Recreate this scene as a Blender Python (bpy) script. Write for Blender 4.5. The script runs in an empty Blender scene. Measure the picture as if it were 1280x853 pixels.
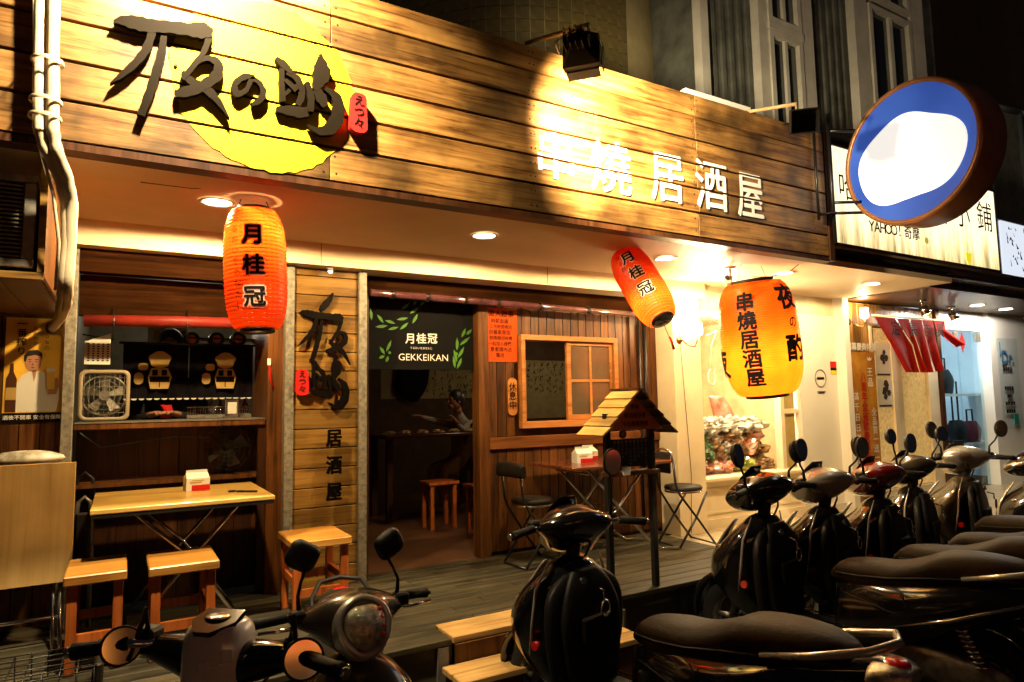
import bpy, bmesh, math, random
from mathutils import Vector, Matrix, noise
random.seed(7)
PI = math.pi
S = bpy.context.scene
COL = S.collection
V = Vector

# ------------------------------------------------------------------ camera
EYE = 1.6
FPX = 830.0
YAW, PITCH, ROLL = math.radians(59.5), math.radians(5.2), 0.018
fw = V((math.cos(YAW)*math.cos(PITCH), math.sin(YAW)*math.cos(PITCH), math.sin(PITCH)))
rt0 = V((math.sin(YAW), -math.cos(YAW), 0)); up0 = rt0.cross(fw)
rt = rt0*math.cos(ROLL) - up0*math.sin(ROLL)
up = rt0*math.sin(ROLL) + up0*math.cos(ROLL)
cam = bpy.data.cameras.new('camera'); cam.lens = FPX/1280*36; cam.sensor_width = 36
cam.clip_start = 0.05; cam.clip_end = 400
camo = bpy.data.objects.new('camera', cam); COL.objects.link(camo)
camo.matrix_world = Matrix(((rt.x, up.x, -fw.x, 0), (rt.y, up.y, -fw.y, 0), (rt.z, up.z, -fw.z, EYE), (0, 0, 0, 1)))
S.camera = camo
def at(px, py, Y):
    """survey helper: where the sight line through a photo pixel meets the vertical plane Y"""
    r = fw + rt*((px-640)/FPX) + up*((426.5-py)/FPX)
    t = Y/r.y
    return V((r.x*t, Y, EYE + r.z*t))

# ------------------------------------------------------------------ world, exposure
w = bpy.data.worlds.new('World'); S.world = w; w.use_nodes = True
w.node_tree.nodes['Background'].inputs[0].default_value = (0.55, 0.5, 0.62, 1)
w.node_tree.nodes['Background'].inputs[1].default_value = 0.010
S.view_settings.view_transform = 'Standard'; S.view_settings.look = 'None'
S.view_settings.exposure = 0.0; S.view_settings.gamma = 1.0
S.cycles.max_bounces = 7; S.cycles.diffuse_bounces = 4; S.cycles.glossy_bounces = 4
S.cycles.transmission_bounces = 5; S.cycles.caustics_reflective = False; S.cycles.caustics_refractive = False
S.cycles.sample_clamp_indirect = 4.0
S.cycles.use_denoising = True

WARM = (1.0, 0.70, 0.33)
def light(kind, loc, energy, col=WARM, to=None, size=1.2, blend=0.5, rad=0.03, name='lamp_light'):
    l = bpy.data.lights.new(name, kind); l.energy = energy; l.color = col
    if kind == 'SPOT': l.spot_size = size; l.spot_blend = blend
    if kind in ('SPOT', 'POINT'): l.shadow_soft_size = rad
    o = bpy.data.objects.new(name, l); COL.objects.link(o); o.location = loc
    if to is not None:
        o.rotation_euler = (V(to)-V(loc)).to_track_quat('-Z', 'Y').to_euler()
    return o
# faint glow of the street behind the camera (street lamps, one soft direction)
sun = bpy.data.lights.new('street_glow', 'SUN'); sun.energy = 0.13; sun.angle = math.radians(25); sun.color = (1, .80, .58)
suno = bpy.data.objects.new('street_glow', sun); COL.objects.link(suno)
suno.rotation_euler = V((0.22, 0.93, -0.22)).to_track_quat('-Z', 'Y').to_euler()

# ------------------------------------------------------------------ materials
MATS = {}
def nt(name):
    m = bpy.data.materials.new(name); m.use_nodes = True
    t = m.node_tree; b = t.nodes['Principled BSDF']; MATS[name] = m
    return m, t, b
def N(t, k, **kw):
    n = t.nodes.new(k)
    for a, v in kw.items():
        if a in n.inputs: n.inputs[a].default_value = v
        else: setattr(n, a, v)
    return n
def ramp(t, fac, stops):
    r = t.nodes.new('ShaderNodeValToRGB'); e = r.color_ramp.elements
    while len(e) < len(stops): e.new(0.5)
    for i, (p, c) in enumerate(stops): e[i].position = p; e[i].color = (*c, 1)
    t.links.new(fac, r.inputs[0]); return r.outputs[0]
def coords(t, scale=(1, 1, 1), rand=True):
    tc = t.nodes.new('ShaderNodeTexCoord'); mp = t.nodes.new('ShaderNodeMapping'); mp.inputs['Scale'].default_value = scale
    if rand:
        oi = t.nodes.new('ShaderNodeObjectInfo'); mu = N(t, 'ShaderNodeVectorMath', operation='SCALE')
        mu.inputs[0].default_value = (13.1, 7.7, 19.3); t.links.new(oi.outputs['Random'], mu.inputs['Scale'])
        ad = N(t, 'ShaderNodeVectorMath', operation='ADD'); t.links.new(tc.outputs['Object'], ad.inputs[0]); t.links.new(mu.outputs[0], ad.inputs[1])
        t.links.new(ad.outputs[0], mp.inputs['Vector'])
    else: t.links.new(tc.outputs['Object'], mp.inputs['Vector'])
    return mp.outputs[0]
def wood(name, dark, mid, lite, axis=0, rough=0.45, vary=0.25, stain=0.0, bump=0.15, coat=0.0, dens=1.0):
    m, t, b = nt(name)
    sc = [16*dens]*3; sc[axis] = 0.9*dens
    c = coords(t, sc)
    n1 = N(t, 'ShaderNodeTexNoise', Scale=1.3, Detail=6.0, Roughness=0.68, Distortion=0.45); t.links.new(c, n1.inputs['Vector'])
    sc2 = [60*dens]*3; sc2[axis] = 1.5*dens
    c2 = coords(t, sc2)
    n2 = N(t, 'ShaderNodeTexNoise', Scale=1.6, Detail=6.0, Roughness=.7); t.links.new(c2, n2.inputs['Vector'])
    mx = N(t, 'ShaderNodeMath', operation='MULTIPLY_ADD'); t.links.new(n2.outputs[0], mx.inputs[0]); mx.inputs[1].default_value = .45
    t.links.new(n1.outputs[0], mx.inputs[2])
    col = ramp(t, mx.outputs[0], [(.54, dark), (.68, mid), (.84, lite)])
    # knots
    kc = [5*dens]*3; kc[axis] = 1.6*dens
    vo = N(t, 'ShaderNodeTexVoronoi', Scale=1.0); t.links.new(coords(t, kc), vo.inputs['Vector'])
    kn = ramp(t, vo.outputs['Distance'], [(.03, (0.25, .25, .25)), (.10, (1, 1, 1))])
    mk = N(t, 'ShaderNodeMix', data_type='RGBA', blend_type='MULTIPLY'); mk.inputs[0].default_value = .75
    t.links.new(col, mk.inputs[6]); t.links.new(kn, mk.inputs[7]); out = mk.outputs[2]
    # broad blotches / stains
    ns = N(t, 'ShaderNodeTexNoise', Scale=2.2, Detail=4.0); t.links.new(coords(t, (1, 1, 1)), ns.inputs['Vector'])
    st = ramp(t, ns.outputs[0], [(.36, (1-.75*stain-.18,)*3), (.60, (1.06, 1.06, 1.06))])
    ms = N(t, 'ShaderNodeMix', data_type='RGBA', blend_type='MULTIPLY'); ms.inputs[0].default_value = 1
    t.links.new(out, ms.inputs[6]); t.links.new(st, ms.inputs[7]); out = ms.outputs[2]
    oi = t.nodes.new('ShaderNodeObjectInfo')
    va = N(t, 'ShaderNodeMapRange'); va.inputs[3].default_value = 1-vary; va.inputs[4].default_value = 1+vary*.6
    t.links.new(oi.outputs['Random'], va.inputs[0])
    hv = N(t, 'ShaderNodeHueSaturation'); t.links.new(va.outputs[0], hv.inputs['Value']); t.links.new(out, hv.inputs['Color'])
    t.links.new(hv.outputs[0], b.inputs['Base Color'])
    rr = N(t, 'ShaderNodeMapRange'); rr.inputs[3].default_value = rough-.1; rr.inputs[4].default_value = rough+.15
    t.links.new(n1.outputs[0], rr.inputs[0]); t.links.new(rr.outputs[0], b.inputs['Roughness'])
    bp = N(t, 'ShaderNodeBump', Strength=bump, Distance=0.004); t.links.new(mx.outputs[0], bp.inputs['Height']); t.links.new(bp.outputs[0], b.inputs['Normal'])
    b.inputs['Specular IOR Level'].default_value = .3 if rough < .6 else .12
    b.inputs['Coat Weight'].default_value = coat; b.inputs['Coat Roughness'].default_value = .2
    return m
def plain(name, col, rough=.5, metal=0.0, coat=0.0, vary=.12, scale=6.0, bump=0.0, emit=None, es=0.0, trans=0.0, alpha=1.0, grime=None):
    m, t, b = nt(name)
    c = coords(t, (1, 1, 1), rand=False)
    n1 = N(t, 'ShaderNodeTexNoise', Scale=scale, Detail=5.0, Roughness=.6); t.links.new(c, n1.inputs['Vector'])
    lo = tuple(max(0, x*(1-vary)) for x in col) if grime is None else grime
    hi = tuple(min(1, x*(1+vary*.5)) for x in col)
    cc = ramp(t, n1.outputs[0], [(.32, lo), (.62, hi)])
    t.links.new(cc, b.inputs['Base Color'])
    rr = N(t, 'ShaderNodeMapRange'); rr.inputs[3].default_value = max(.03, rough-.08); rr.inputs[4].default_value = min(1, rough+.1)
    t.links.new(n1.outputs[0], rr.inputs[0]); t.links.new(rr.outputs[0], b.inputs['Roughness'])
    if rough >= .5 and not metal: b.inputs['Specular IOR Level'].default_value = .14 if rough >= .8 else .25
    b.inputs['Metallic'].default_value = metal; b.inputs['Coat Weight'].default_value = coat; b.inputs['Coat Roughness'].default_value = .06
    if bump:
        n2 = N(t, 'ShaderNodeTexNoise', Scale=scale*12, Detail=3.0); t.links.new(c, n2.inputs['Vector'])
        bp = N(t, 'ShaderNodeBump', Strength=bump, Distance=0.003); t.links.new(n2.outputs[0], bp.inputs['Height']); t.links.new(bp.outputs[0], b.inputs['Normal'])
    if emit: b.inputs['Emission Color'].default_value = (*emit, 1); b.inputs['Emission Strength'].default_value = es
    b.inputs['Transmission Weight'].default_value = trans; b.inputs['Alpha'].default_value = alpha
    return m
def glow(name, col, s): return plain(name, (.8, .8, .8), emit=col, es=s, vary=.02)
def glass(name, col=(1, 1, 1), rough=.03, mixf=.12):
    m, t, b = nt(name)
    tr = N(t, 'ShaderNodeBsdfTransparent'); tr.inputs[0].default_value = (*col, 1)
    gl = N(t, 'ShaderNodeBsdfGlossy'); gl.inputs['Roughness'].default_value = rough
    lw = N(t, 'ShaderNodeLayerWeight'); lw.inputs[0].default_value = .35
    mr = N(t, 'ShaderNodeMapRange'); mr.inputs[3].default_value = mixf*.4; mr.inputs[4].default_value = min(1, mixf*4)
    t.links.new(lw.outputs['Fresnel'], mr.inputs[0])
    mx = N(t, 'ShaderNodeMixShader'); t.links.new(mr.outputs[0], mx.inputs[0]); t.links.new(tr.outputs[0], mx.inputs[1]); t.links.new(gl.outputs[0], mx.inputs[2])
    t.links.new(mx.outputs[0], t.nodes['Material Output'].inputs[0]); return m
def paper(name, col, tw=.75):
    m, t, b = nt(name)
    c = coords(t, (1, 1, 1), rand=False)
    n1 = N(t, 'ShaderNodeTexNoise', Scale=9.0, Detail=4.0); t.links.new(c, n1.inputs['Vector'])
    cc = ramp(t, n1.outputs[0], [(.3, tuple(x*.82 for x in col)), (.65, col)])
    tl = N(t, 'ShaderNodeBsdfTranslucent'); t.links.new(cc, tl.inputs[0])
    t.links.new(cc, b.inputs['Base Color']); b.inputs['Roughness'].default_value = .35
    mx = N(t, 'ShaderNodeMixShader'); mx.inputs[0].default_value = tw
    t.links.new(b.outputs[0], mx.inputs[1]); t.links.new(tl.outputs[0], mx.inputs[2])
    t.links.new(mx.outputs[0], t.nodes['Material Output'].inputs[0]); return m

W_FASCIA = wood('fascia_wood', (.085, .034, .008), (.27, .125, .030), (.42, .22, .06), 0, .45, .36, .75, .35, dens=1.35)
W_PANEL = wood('panel_wood', (.035, .011, .002), (.105, .036, .006), (.17, .062, .011), 2, .46, .34, .3, .3, .0)
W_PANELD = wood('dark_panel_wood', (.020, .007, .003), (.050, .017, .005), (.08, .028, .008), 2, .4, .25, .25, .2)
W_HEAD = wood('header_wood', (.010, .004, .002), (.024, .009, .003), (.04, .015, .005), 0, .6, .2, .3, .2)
W_STRIP = wood('strip_wood', (.12, .055, .010), (.26, .135, .028), (.36, .20, .045), 0, .4, .2, .2, .2)
W_STRIPV = wood('gold_strip_wood', (.08, .03, .008), (.28, .13, .03), (.5, .28, .08), 2, .35, .5, .1, .1, .2)
W_DECK = wood('deck_wood', (.018, .014, .007), (.045, .037, .018), (.075, .06, .03), 0, .55, .3, .4, .4)
W_STEP = wood('step_wood', (.30, .15, .04), (.55, .31, .10), (.66, .42, .15), 0, .45, .2, .2, .25)
W_STOOL = wood('stool_wood', (.22, .045, .008), (.40, .09, .015), (.5, .13, .025), 2, .35, .15, .1, .12, .3)
W_SEAT = wood('stool_seat_wood', (.32, .12, .02), (.52, .22, .035), (.62, .30, .06), 0, .3, .15, .1, .12, .4)
W_FRAME = wood('window_frame_wood', (.30, .10, .022), (.46, .17, .04), (.55, .23, .06), 0, .4, .1, .1, .1, .2)
W_TABLE = wood('dark_table_wood', (.07, .018, .008), (.13, .035, .014), (.18, .055, .02), 0, .22, .1, .1, .08, .5)
W_SHINGLE = wood('shingle_wood', (.28, .15, .035), (.48, .28, .07), (.58, .36, .1), 1, .5, .25, .2, .2)
PLY = wood('plywood', (.40, .23, .07), (.54, .33, .11), (.60, .39, .15), 2, .38, .05, .1, .05, .2, dens=.5)
PLYT = wood('plywood_top', (.40, .23, .05), (.52, .31, .07), (.58, .37, .10), 0, .3, .05, .1, .05, .3, dens=.5)

CEIL = plain('ceiling_paint', (.80, .62, .40), .55, vary=.10, scale=1.5)
CREAM = plain('cream_paint', (.80, .68, .46), .5, vary=.12, scale=2.5, bump=.05)
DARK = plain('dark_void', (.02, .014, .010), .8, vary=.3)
DWALL = plain('dark_wall', (.05, .03, .018), .7, vary=.3, scale=3)
BROWNC = plain('brown_ceiling', (.08, .035, .015), .35, coat=.3, vary=.3)
WHITE = plain('white_paint', (.78, .76, .70), .45, vary=.05, scale=2)
STEEL = plain('grey_steel', (.26, .24, .20), .45, metal=.6, vary=.35, scale=14, bump=.1)
GALV = plain('galvanised_post', (.25, .23, .18), .5, metal=.3, vary=.45, scale=40, bump=.15)
CHROME = plain('chrome', (.75, .72, .68), .12, metal=1, vary=.05)
BLACKM = plain('black_metal', (.012, .011, .010), .35, metal=.3, vary=.3)
BLACKP = plain('black_plastic', (.012, .011, .010), .5, vary=.3, bump=.3)
BLACKG = plain('black_gloss_paint', (.008, .007, .007), .12, coat=1.0, vary=.2)
BROWNG = plain('olive_brown_paint', (.050, .036, .020), .22, coat=.8, vary=.2)
SILVER = plain('silver_paint', (.52, .48, .42), .25, metal=.5, coat=.8, vary=.08)
IVORY = plain('ivory_paint', (.88, .82, .78), .25, coat=.9, vary=.08)
REDP = plain('dark_red_paint', (.16, .008, .006), .15, coat=1.0, vary=.2)
VINYL = plain('seat_vinyl', (.019, .0105, .004), .55, vary=.4, scale=5, bump=.5); VINYL.node_tree.nodes['Principled BSDF'].inputs['Specular IOR Level'].default_value = .22
VINYLD = plain('dark_vinyl', (.018, .014, .010), .5, vary=.3, bump=.4); VINYLD.node_tree.nodes['Principled BSDF'].inputs['Specular IOR Level'].default_value = .3
RUBBER = plain('tyre_rubber', (.012, .012, .012), .75, vary=.3, bump=.3)
LENSR = plain('red_lens', (.55, .01, .01), .08, coat=1, vary=.1)
LENSC = plain('clear_lens', (.62, .54, .38), .14, metal=.85, coat=1, vary=.6, scale=38, bump=.6)
LENSA = plain('amber_lens', (.6, .18, .01), .08, coat=1, vary=.1)
MIRROR = plain('mirror_glass', (.85, .85, .85), .03, metal=1, vary=.01)
CAST = plain('cast_alloy', (.20, .19, .17), .42, metal=.8, vary=.35, scale=30)
PAPER_W = paper('white_lantern_print', (.95, .80, .58), .6)
PLATE = plain('plate_white', (.55, .55, .52), .4, vary=.15)
INK = plain('black_ink', (.008, .006, .006), .6, vary=.1)
SIGNBLK = plain('sign_black', (.004, .003, .0025), .5, vary=.2)
SIGNTAUPE = plain('sign_dark_grey', (.009, .0065, .004), .5, vary=.2)
WHITEINK = plain('white_ink', (.82, .80, .74), .5, vary=.06)
REDINK = plain('red_ink', (.48, .008, .005), .75, vary=.12)
YELLOW = plain('yellow_paint', (.72, .55, .004), .6, vary=.30, scale=5, bump=.2)
GOLDINK = plain('mustard_ink', (.50, .33, .09), .6, vary=.15)
ORANGEP = plain('orange_paper', (.58, .075, .008), .95, vary=.15)
WPAPER = plain('white_paper', (.75, .72, .62), .6, vary=.05)
GREENL = plain('green_leaf_print', (.07, .20, .025), .5, vary=.3)
REDCLOTH = plain('red_cloth', (.40, .010, .006), .8, vary=.2, scale=14)
DARKCLOTH = plain('dark_curtain', (.009, .008, .010), .95, vary=.3, scale=14)
NIGHTG = plain('grey_cladding', (.16, .165, .14), .7, vary=.45, scale=3, bump=.2)
WHITEFR = plain('window_trim_white', (.80, .76, .66), .5, vary=.15, scale=3)
TILE = plain('olive_tile', (.22, .17, .06), .32, coat=.4, vary=.4, scale=5)
GROUT = plain('grout', (.50, .42, .22), .8)
ASPH = plain('asphalt', (.035, .034, .033), .85, vary=.4, scale=30, bump=.6)
FLOORT = plain('floor_tile', (.42, .34, .22), .35, vary=.2, scale=5, coat=.2)
BROWNT = plain('brown_floor', (.10, .042, .018), .45, vary=.3, scale=4)
SKIN = plain('skin', (.42, .20, .11), .5, vary=.05)
HAIR = plain('black_hair', (.010, .007, .006), .45, vary=.2, scale=40)
BROWNMET = plain('copper_rim', (.46, .20, .08), .32, metal=.3, vary=.2)
CONC = plain('concrete', (.16, .14, .11), .8, vary=.4, scale=6, bump=.4)
PIPEW = plain('pipe_wrap', (.66, .54, .36), .55, vary=.15, scale=12, bump=.3)
GLASS = glass('window_glass', mixf=.045)
GLASSD = glass('dark_glass', (.55, .5, .42), mixf=.2)
FROST = plain('frosted_glass', (.10, .075, .045), .2, coat=.6, vary=.15)

for m_, v_ in ((W_HEAD, 0), (SIGNBLK, .03), (SIGNTAUPE, .02), (VINYL, .09), (VINYLD, .15), (DARKCLOTH, .03), (INK, .05)): m_.node_tree.nodes['Principled BSDF'].inputs['Specular IOR Level'].default_value = v_
# ------------------------------------------------------------------ mesh builder
class M:
    def __init__(s): s.v = []; s.f = []; s.sm = []
    def add(s, vs, fs, smooth=False):
        n = len(s.v); s.v += [V(p) for p in vs]
        for f in fs: s.f.append([n+i for i in f]); s.sm.append(smooth)
        return s
    def box(s, x0, x1, y0, y1, z0, z1, mt=None, bev=0.0):
        b = bev
        if b <= 0:
            vs = [(x, y, z) for x in (x0, x1) for y in (y0, y1) for z in (z0, z1)]
            fs = [(0, 1, 3, 2), (4, 6, 7, 5), (0, 4, 5, 1), (2, 3, 7, 6), (0, 2, 6, 4), (1, 5, 7, 3)]
        else:
            bm = bmesh.new(); bmesh.ops.create_cube(bm, size=1)
            for q in bm.verts: q.co = V(((x0+x1)/2+q.co.x*(x1-x0), (y0+y1)/2+q.co.y*(y1-y0), (z0+z1)/2+q.co.z*(z1-z0)))
            bmesh.ops.bevel(bm, geom=bm.edges[:], offset=b, segments=1, affect='EDGES', profile=.5)
            bm.verts.index_update(); vs = [q.co.copy() for q in bm.verts]; fs = [[q.index for q in f.verts] for f in bm.faces]; bm.free()
        if mt: vs = [mt @ V(p) for p in vs]
        return s.add(vs, fs)
    def quad(s, a, b, c, d): return s.add([a, b, c, d], [(0, 1, 2, 3)])
    def rings(s, rs, cap=True, closed=False, smooth=True):
        n = len(rs[0]); vs = [p for r in rs for p in r]; fs = []
        m = len(rs)
        for i in range(m if closed else m-1):
            a, b = i*n, ((i+1) % m)*n
            for j in range(n): k = (j+1) % n; fs.append((a+j, a+k, b+k, b+j))
        s.add(vs, fs, smooth)
        if cap and not closed:
            base = len(s.v)-len(vs)
            s.f.append([base+j for j in range(n)][::-1]); s.sm.append(False)
            s.f.append([base+(m-1)*n+j for j in range(n)]); s.sm.append(False)
        return s
    def tube(s, pts, r, n=8, cap=True, closed=False):
        pts = [V(p) for p in pts]; m = len(pts); rr = r if isinstance(r, (list, tuple)) else [r]*m
        rs = []; last = None
        for i, p in enumerate(pts):
            if closed: d = pts[(i+1) % m]-pts[i-1]
            else: d = pts[min(i+1, m-1)]-pts[max(i-1, 0)]
            d.normalize()
            if last is None: a = d.orthogonal().normalized()
            else:
                a = last-d*last.dot(d)
                a = a.normalized() if a.length > 1e-6 else d.orthogonal().normalized()
            last = a; b = d.cross(a)
            rs.append([p+(a*math.cos(2*PI*j/n)+b*math.sin(2*PI*j/n))*rr[i] for j in range(n)])
        return s.rings(rs, cap, closed)
    def cyl(s, a, b, r, n=16, r2=None): return s.tube([a, b], [r, r if r2 is None else r2], n)
    def lathe(s, prof, n=32, mt=None, cap=False):
        """prof: (radius, z) about z"""
        rs = [[V((r*math.cos(2*PI*j/n), r*math.sin(2*PI*j/n), z)) for j in range(n)] for r, z in prof]
        if mt: rs = [[mt @ p for p in r] for r in rs]
        return s.rings(rs, cap)
    def loft(s, secs, n=20, sub=3):
        """secs: (centre, u, v, exponent); Catmull-Rom between them"""
        P = [[*c, *u, *v, e] for c, u, v, e in secs]; out = []
        for i in range(len(P)-1):
            p0, p1, p2, p3 = P[max(i-1, 0)], P[i], P[i+1], P[min(i+2, len(P)-1)]
            for k in range(sub):
                t = k/sub
                out.append([.5*((2*b)+(-a+c)*t+(2*a-5*b+4*c-d)*t*t+(-a+3*b-3*c+d)*t**3) for a, b, c, d in zip(p0, p1, p2, p3)])
        out.append(P[-1]); rs = []
        for q in out:
            c, u, v, e = V(q[:3]), V(q[3:6]), V(q[6:9]), q[9]; ring = []
            for j in range(n):
                t = 2*PI*j/n; ct, st = math.cos(t), math.sin(t)
                ring.append(c+u*(math.copysign(abs(ct)**(2/e), ct))+v*(math.copysign(abs(st)**(2/e), st)))
            rs.append(ring)
        return s.rings(rs)
    def prism(s, pts, o, u, v, d):
        """outline pts (2D) in frame o,u,v extruded by vector d"""
        o, u, v, d = V(o), V(u), V(v), V(d)
        bm = bmesh.new(); vs = [bm.verts.new(o+u*p[0]+v*p[1]) for p in pts]
        try: f = bm.faces.new(vs)
        except ValueError: bm.free(); return s
        bmesh.ops.triangulate(bm, faces=[f]); bm.verts.index_update()
        base = [q.co.copy() for q in bm.verts]; tri = [[q.index for q in f.verts] for f in bm.faces]; bm.free()
        n = len(base); s.add(base+[p+d for p in base], [t[::-1] for t in tri]+[[i+n for i in t] for t in tri]+[(i, (i+1) % n, (i+1) % n+n, i+n) for i in range(n)])
        return s
    def ball(s, c, rx, ry, rz, n=16, m=10, rot=None):
        rs = []; c = V(c)
        for i in range(m+1):
            a = -PI/2+PI*i/m; r = max(math.cos(a), .001)
            ring = [V((rx*r*math.cos(2*PI*j/n), ry*r*math.sin(2*PI*j/n), rz*math.sin(a))) for j in range(n)]
            rs.append([c+((rot @ p) if rot else p) for p in ring])
        return s.rings(rs, False)
    def apply(s, mt): s.v = [mt @ p for p in s.v]; return s
    def build(s, name, mat, parent=None, local=False, fix=True):
        me = bpy.data.meshes.new(name); o = bpy.data.objects.new(name, me); COL.objects.link(o)
        if parent is not None:
            off = V((0, 0, 0)) if local else worldloc(parent)
            o.parent = parent; me.from_pydata([p-off for p in s.v], [], s.f)
        else:
            xs = [p.x for p in s.v]; ys = [p.y for p in s.v]; zs = [p.z for p in s.v]
            c = V(((min(xs)+max(xs))/2, (min(ys)+max(ys))/2, min(zs))); o.location = c
            me.from_pydata([p-c for p in s.v], [], s.f)
        me.polygons.foreach_set('use_smooth', s.sm)
        if fix:
            bm = bmesh.new(); bm.from_mesh(me); bmesh.ops.recalc_face_normals(bm, faces=bm.faces[:]); bm.to_mesh(me); bm.free()
        me.materials.append(mat); me.update(); return o
def worldloc(o):
    p = V((0, 0, 0))
    while o is not None: p += o.location; o = o.parent
    return p
def tag(o, label=None, cat=None, group=None, kind=None):
    for k, x in (('label', label), ('category', cat), ('group', group), ('kind', kind)):
        if x: o[k] = x
    return o
def thing(name, label, cat, loc=(0, 0, 0), group=None, rz=0):
    o = bpy.data.objects.new(name, None); COL.objects.link(o); o.location = loc; o.rotation_euler = (0, 0, rz); o.empty_display_size = .1
    return tag(o, label, cat, group)
def copytree(o, parent=None):
    c = o.copy(); COL.objects.link(c)
    if parent: c.parent = parent
    for ch in [x for x in bpy.data.objects if x.parent == o]: copytree(ch, c)
    return c
def piece(name, x0, x1, y0, y1, z0, z1, mat, parent, bev=.002):
    """a board with its own origin so that the grain differs"""
    cx, cy, cz = (x0+x1)/2, (y0+y1)/2, (z0+z1)/2
    m = M().box(x0-cx, x1-cx, y0-cy, y1-cy, z0-cz, z1-cz, bev=bev)
    o = m.build(name, mat, parent, local=True); o.location = V((cx, cy, cz))-worldloc(parent); return o
def struct(o): o['kind'] = 'structure'; return o

# text as mesh (built-in font, falls back to its CJK set)
_gc = {}
def glyph(ch, bold=0.0, ext=0.0):
    if bold > .003:          # heavier weight: shifted copies, each a hair apart in depth
        vs, fs = glyph(ch, 0.0, ext); V_, F_ = [], []
        for k in range(6):
            dx, dy = bold*.8*math.cos(k*PI/3+.4), bold*.8*math.sin(k*PI/3+.4); n = len(V_)
            V_ += [p+V((dx, dy, k*.0025)) for p in vs]; F_ += [[i+n for i in f] for f in fs]
        return V_, F_
    k = (ch, round(bold, 4), round(ext, 4))
    if k not in _gc:
        c = bpy.data.curves.new('t', 'FONT'); c.body = ch; c.size = 1; c.offset = min(bold, 0); c.extrude = ext; c.resolution_u = 3
        c.align_x = 'CENTER'; c.align_y = 'CENTER' if len(ch) == 1 else 'CENTER'
        o = bpy.data.objects.new('t', c); COL.objects.link(o)
        me = bpy.data.meshes.new_from_object(o.evaluated_get(bpy.context.evaluated_depsgraph_get()))
        vs = [p.co.copy() for p in me.vertices]; fs = [list(p.vertices) for p in me.polygons]
        bpy.data.objects.remove(o); bpy.data.curves.remove(c); bpy.data.meshes.remove(me)
        _gc[k] = (vs, fs)
    return _gc[k]
FU, FV = V((1, 0, 0)), V((0, 0, 1))
def put(m, ch, o, size, u=FU, v=FV, bold=0.0, ext=0.0, sx=1.0):
    """write ch centred at o in the frame u,v; its front faces u x v"""
    vs, fs = glyph(ch, bold, ext/size if size else 0)
    n = u.cross(v).normalized(); zmin = min([p.z for p in vs] or [0])
    m.add([V(o)+u*(p.x*size*sx)+v*(p.y*size)+n*((p.z-zmin)*size) for p in vs], fs); return m
def column(m, s, o, size, step, **k):
    v = k.get('v', FV)
    for i, ch in enumerate(s):
        if ch.strip(): put(m, ch, V(o)-v*(i*step), size, **k)
    return m
def stroke(pts, n=5):
    """brush stroke: (x, y, half width) control points -> outline polygon"""
    P = [V(p) for p in pts]; Q = []
    for i in range(len(P)-1):
        p0, p1, p2, p3 = P[max(i-1, 0)], P[i], P[i+1], P[min(i+2, len(P)-1)]
        for k in range(n):
            t = k/n; Q.append(.5*((2*p1)+(p2-p0)*t+(2*p0-5*p1+4*p2-p3)*t*t+(3*p1-3*p2+p3-p0)*t**3))
    Q.append(P[-1]); L, R = [], []
    for i, q in enumerate(Q):
        d = Q[min(i+1, len(Q)-1)]-Q[max(i-1, 0)]; d.z = 0
        if d.length < 1e-6: continue
        d.normalize(); nn = V((-d.y, d.x, 0)); wv = max(q.z, .5)*.84*(1+.08*math.sin(i*1.7))
        L.append((q.x+nn.x*wv, q.y+nn.y*wv)); R.append((q.x-nn.x*wv, q.y-nn.y*wv))
    return L, R
_sk = [0]
def put_stroke(m, pts, f, d):
    """stroke drawn in photo-zoom units, mapped by f(x,y)->world, extruded by d (outward)"""
    L, R = stroke(pts); n = len(L); _sk[0] = (_sk[0]+1) % 13; z_ = V((0, _sk[0]*.0009, 0)); A = [f(*p)+z_ for p in L]; B = [f(*p)+z_ for p in R]; d = V(d)
    rs = [[A[i], B[i], B[i]+d, A[i]+d] for i in range(n)]
    return m.rings(rs, True, smooth=False)

# ================================================================== ground, deck, walkway
YF, ZF0, ZF1 = 3.30, 2.733, 3.79      # fascia face, bottom, top
YW = 4.74; DZ = .38; CZ = 2.70        # shop front, deck height, ceiling height
g = M(); g.quad((-60, -60, 0), (120, -60, 0), (120, 60, 0), (-60, 60, 0)); struct(g.build('street', ASPH))

deck = thing('timber_deck', 'weathered grey plank deck in front of the dark wooden bar', 'deck', (1, 4, 0)); 
y = 3.245; k = 0
while y < YW-.02:
    cuts = [-2.6, random.uniform(-.8, .6), random.uniform(1.7, 2.6), 4.27]
    if y < 3.44: cuts = [-2.6, random.uniform(-.8, .6), 1.52]
    for a, b in zip(cuts, cuts[1:]):
        piece('plank', a+.002, b-.002, y, y+.095, DZ-.03, DZ+random.uniform(-.002, .002), W_DECK, deck, .003)
    if 3.42 < y+.1 and y < 3.44:
        piece('plank', 2.64, 4.27, y, y+.095, DZ-.03, DZ, W_DECK, deck, .003)
    y += .1015
M().box(-2.6, 1.51, 3.27, 3.30, 0, DZ-.032).box(2.64, 4.26, 3.47, 3.49, 0, DZ-.032).box(1.51, 1.53, 3.27, 3.48, 0, DZ-.032).box(2.62, 2.638, 3.2, 3.48, 0, DZ-.032).build('deck_skirt', plain('skirt_board', (.085, .075, .045), .6, vary=.35, scale=5), deck)
for x in (1.47, 2.70, 3.35, 4.2):
    M().box(x-.03, x+.03, 3.245 if x < 2 else 3.44, 3.27 if x < 2 else 3.47, 0, DZ-.035).build('deck_post', CONC, deck)
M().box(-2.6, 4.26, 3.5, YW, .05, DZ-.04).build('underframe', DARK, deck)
steps = thing('wooden_steps', 'pale two plank wooden steps leading up to the deck', 'steps', (2, 3.2, 0))
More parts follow.
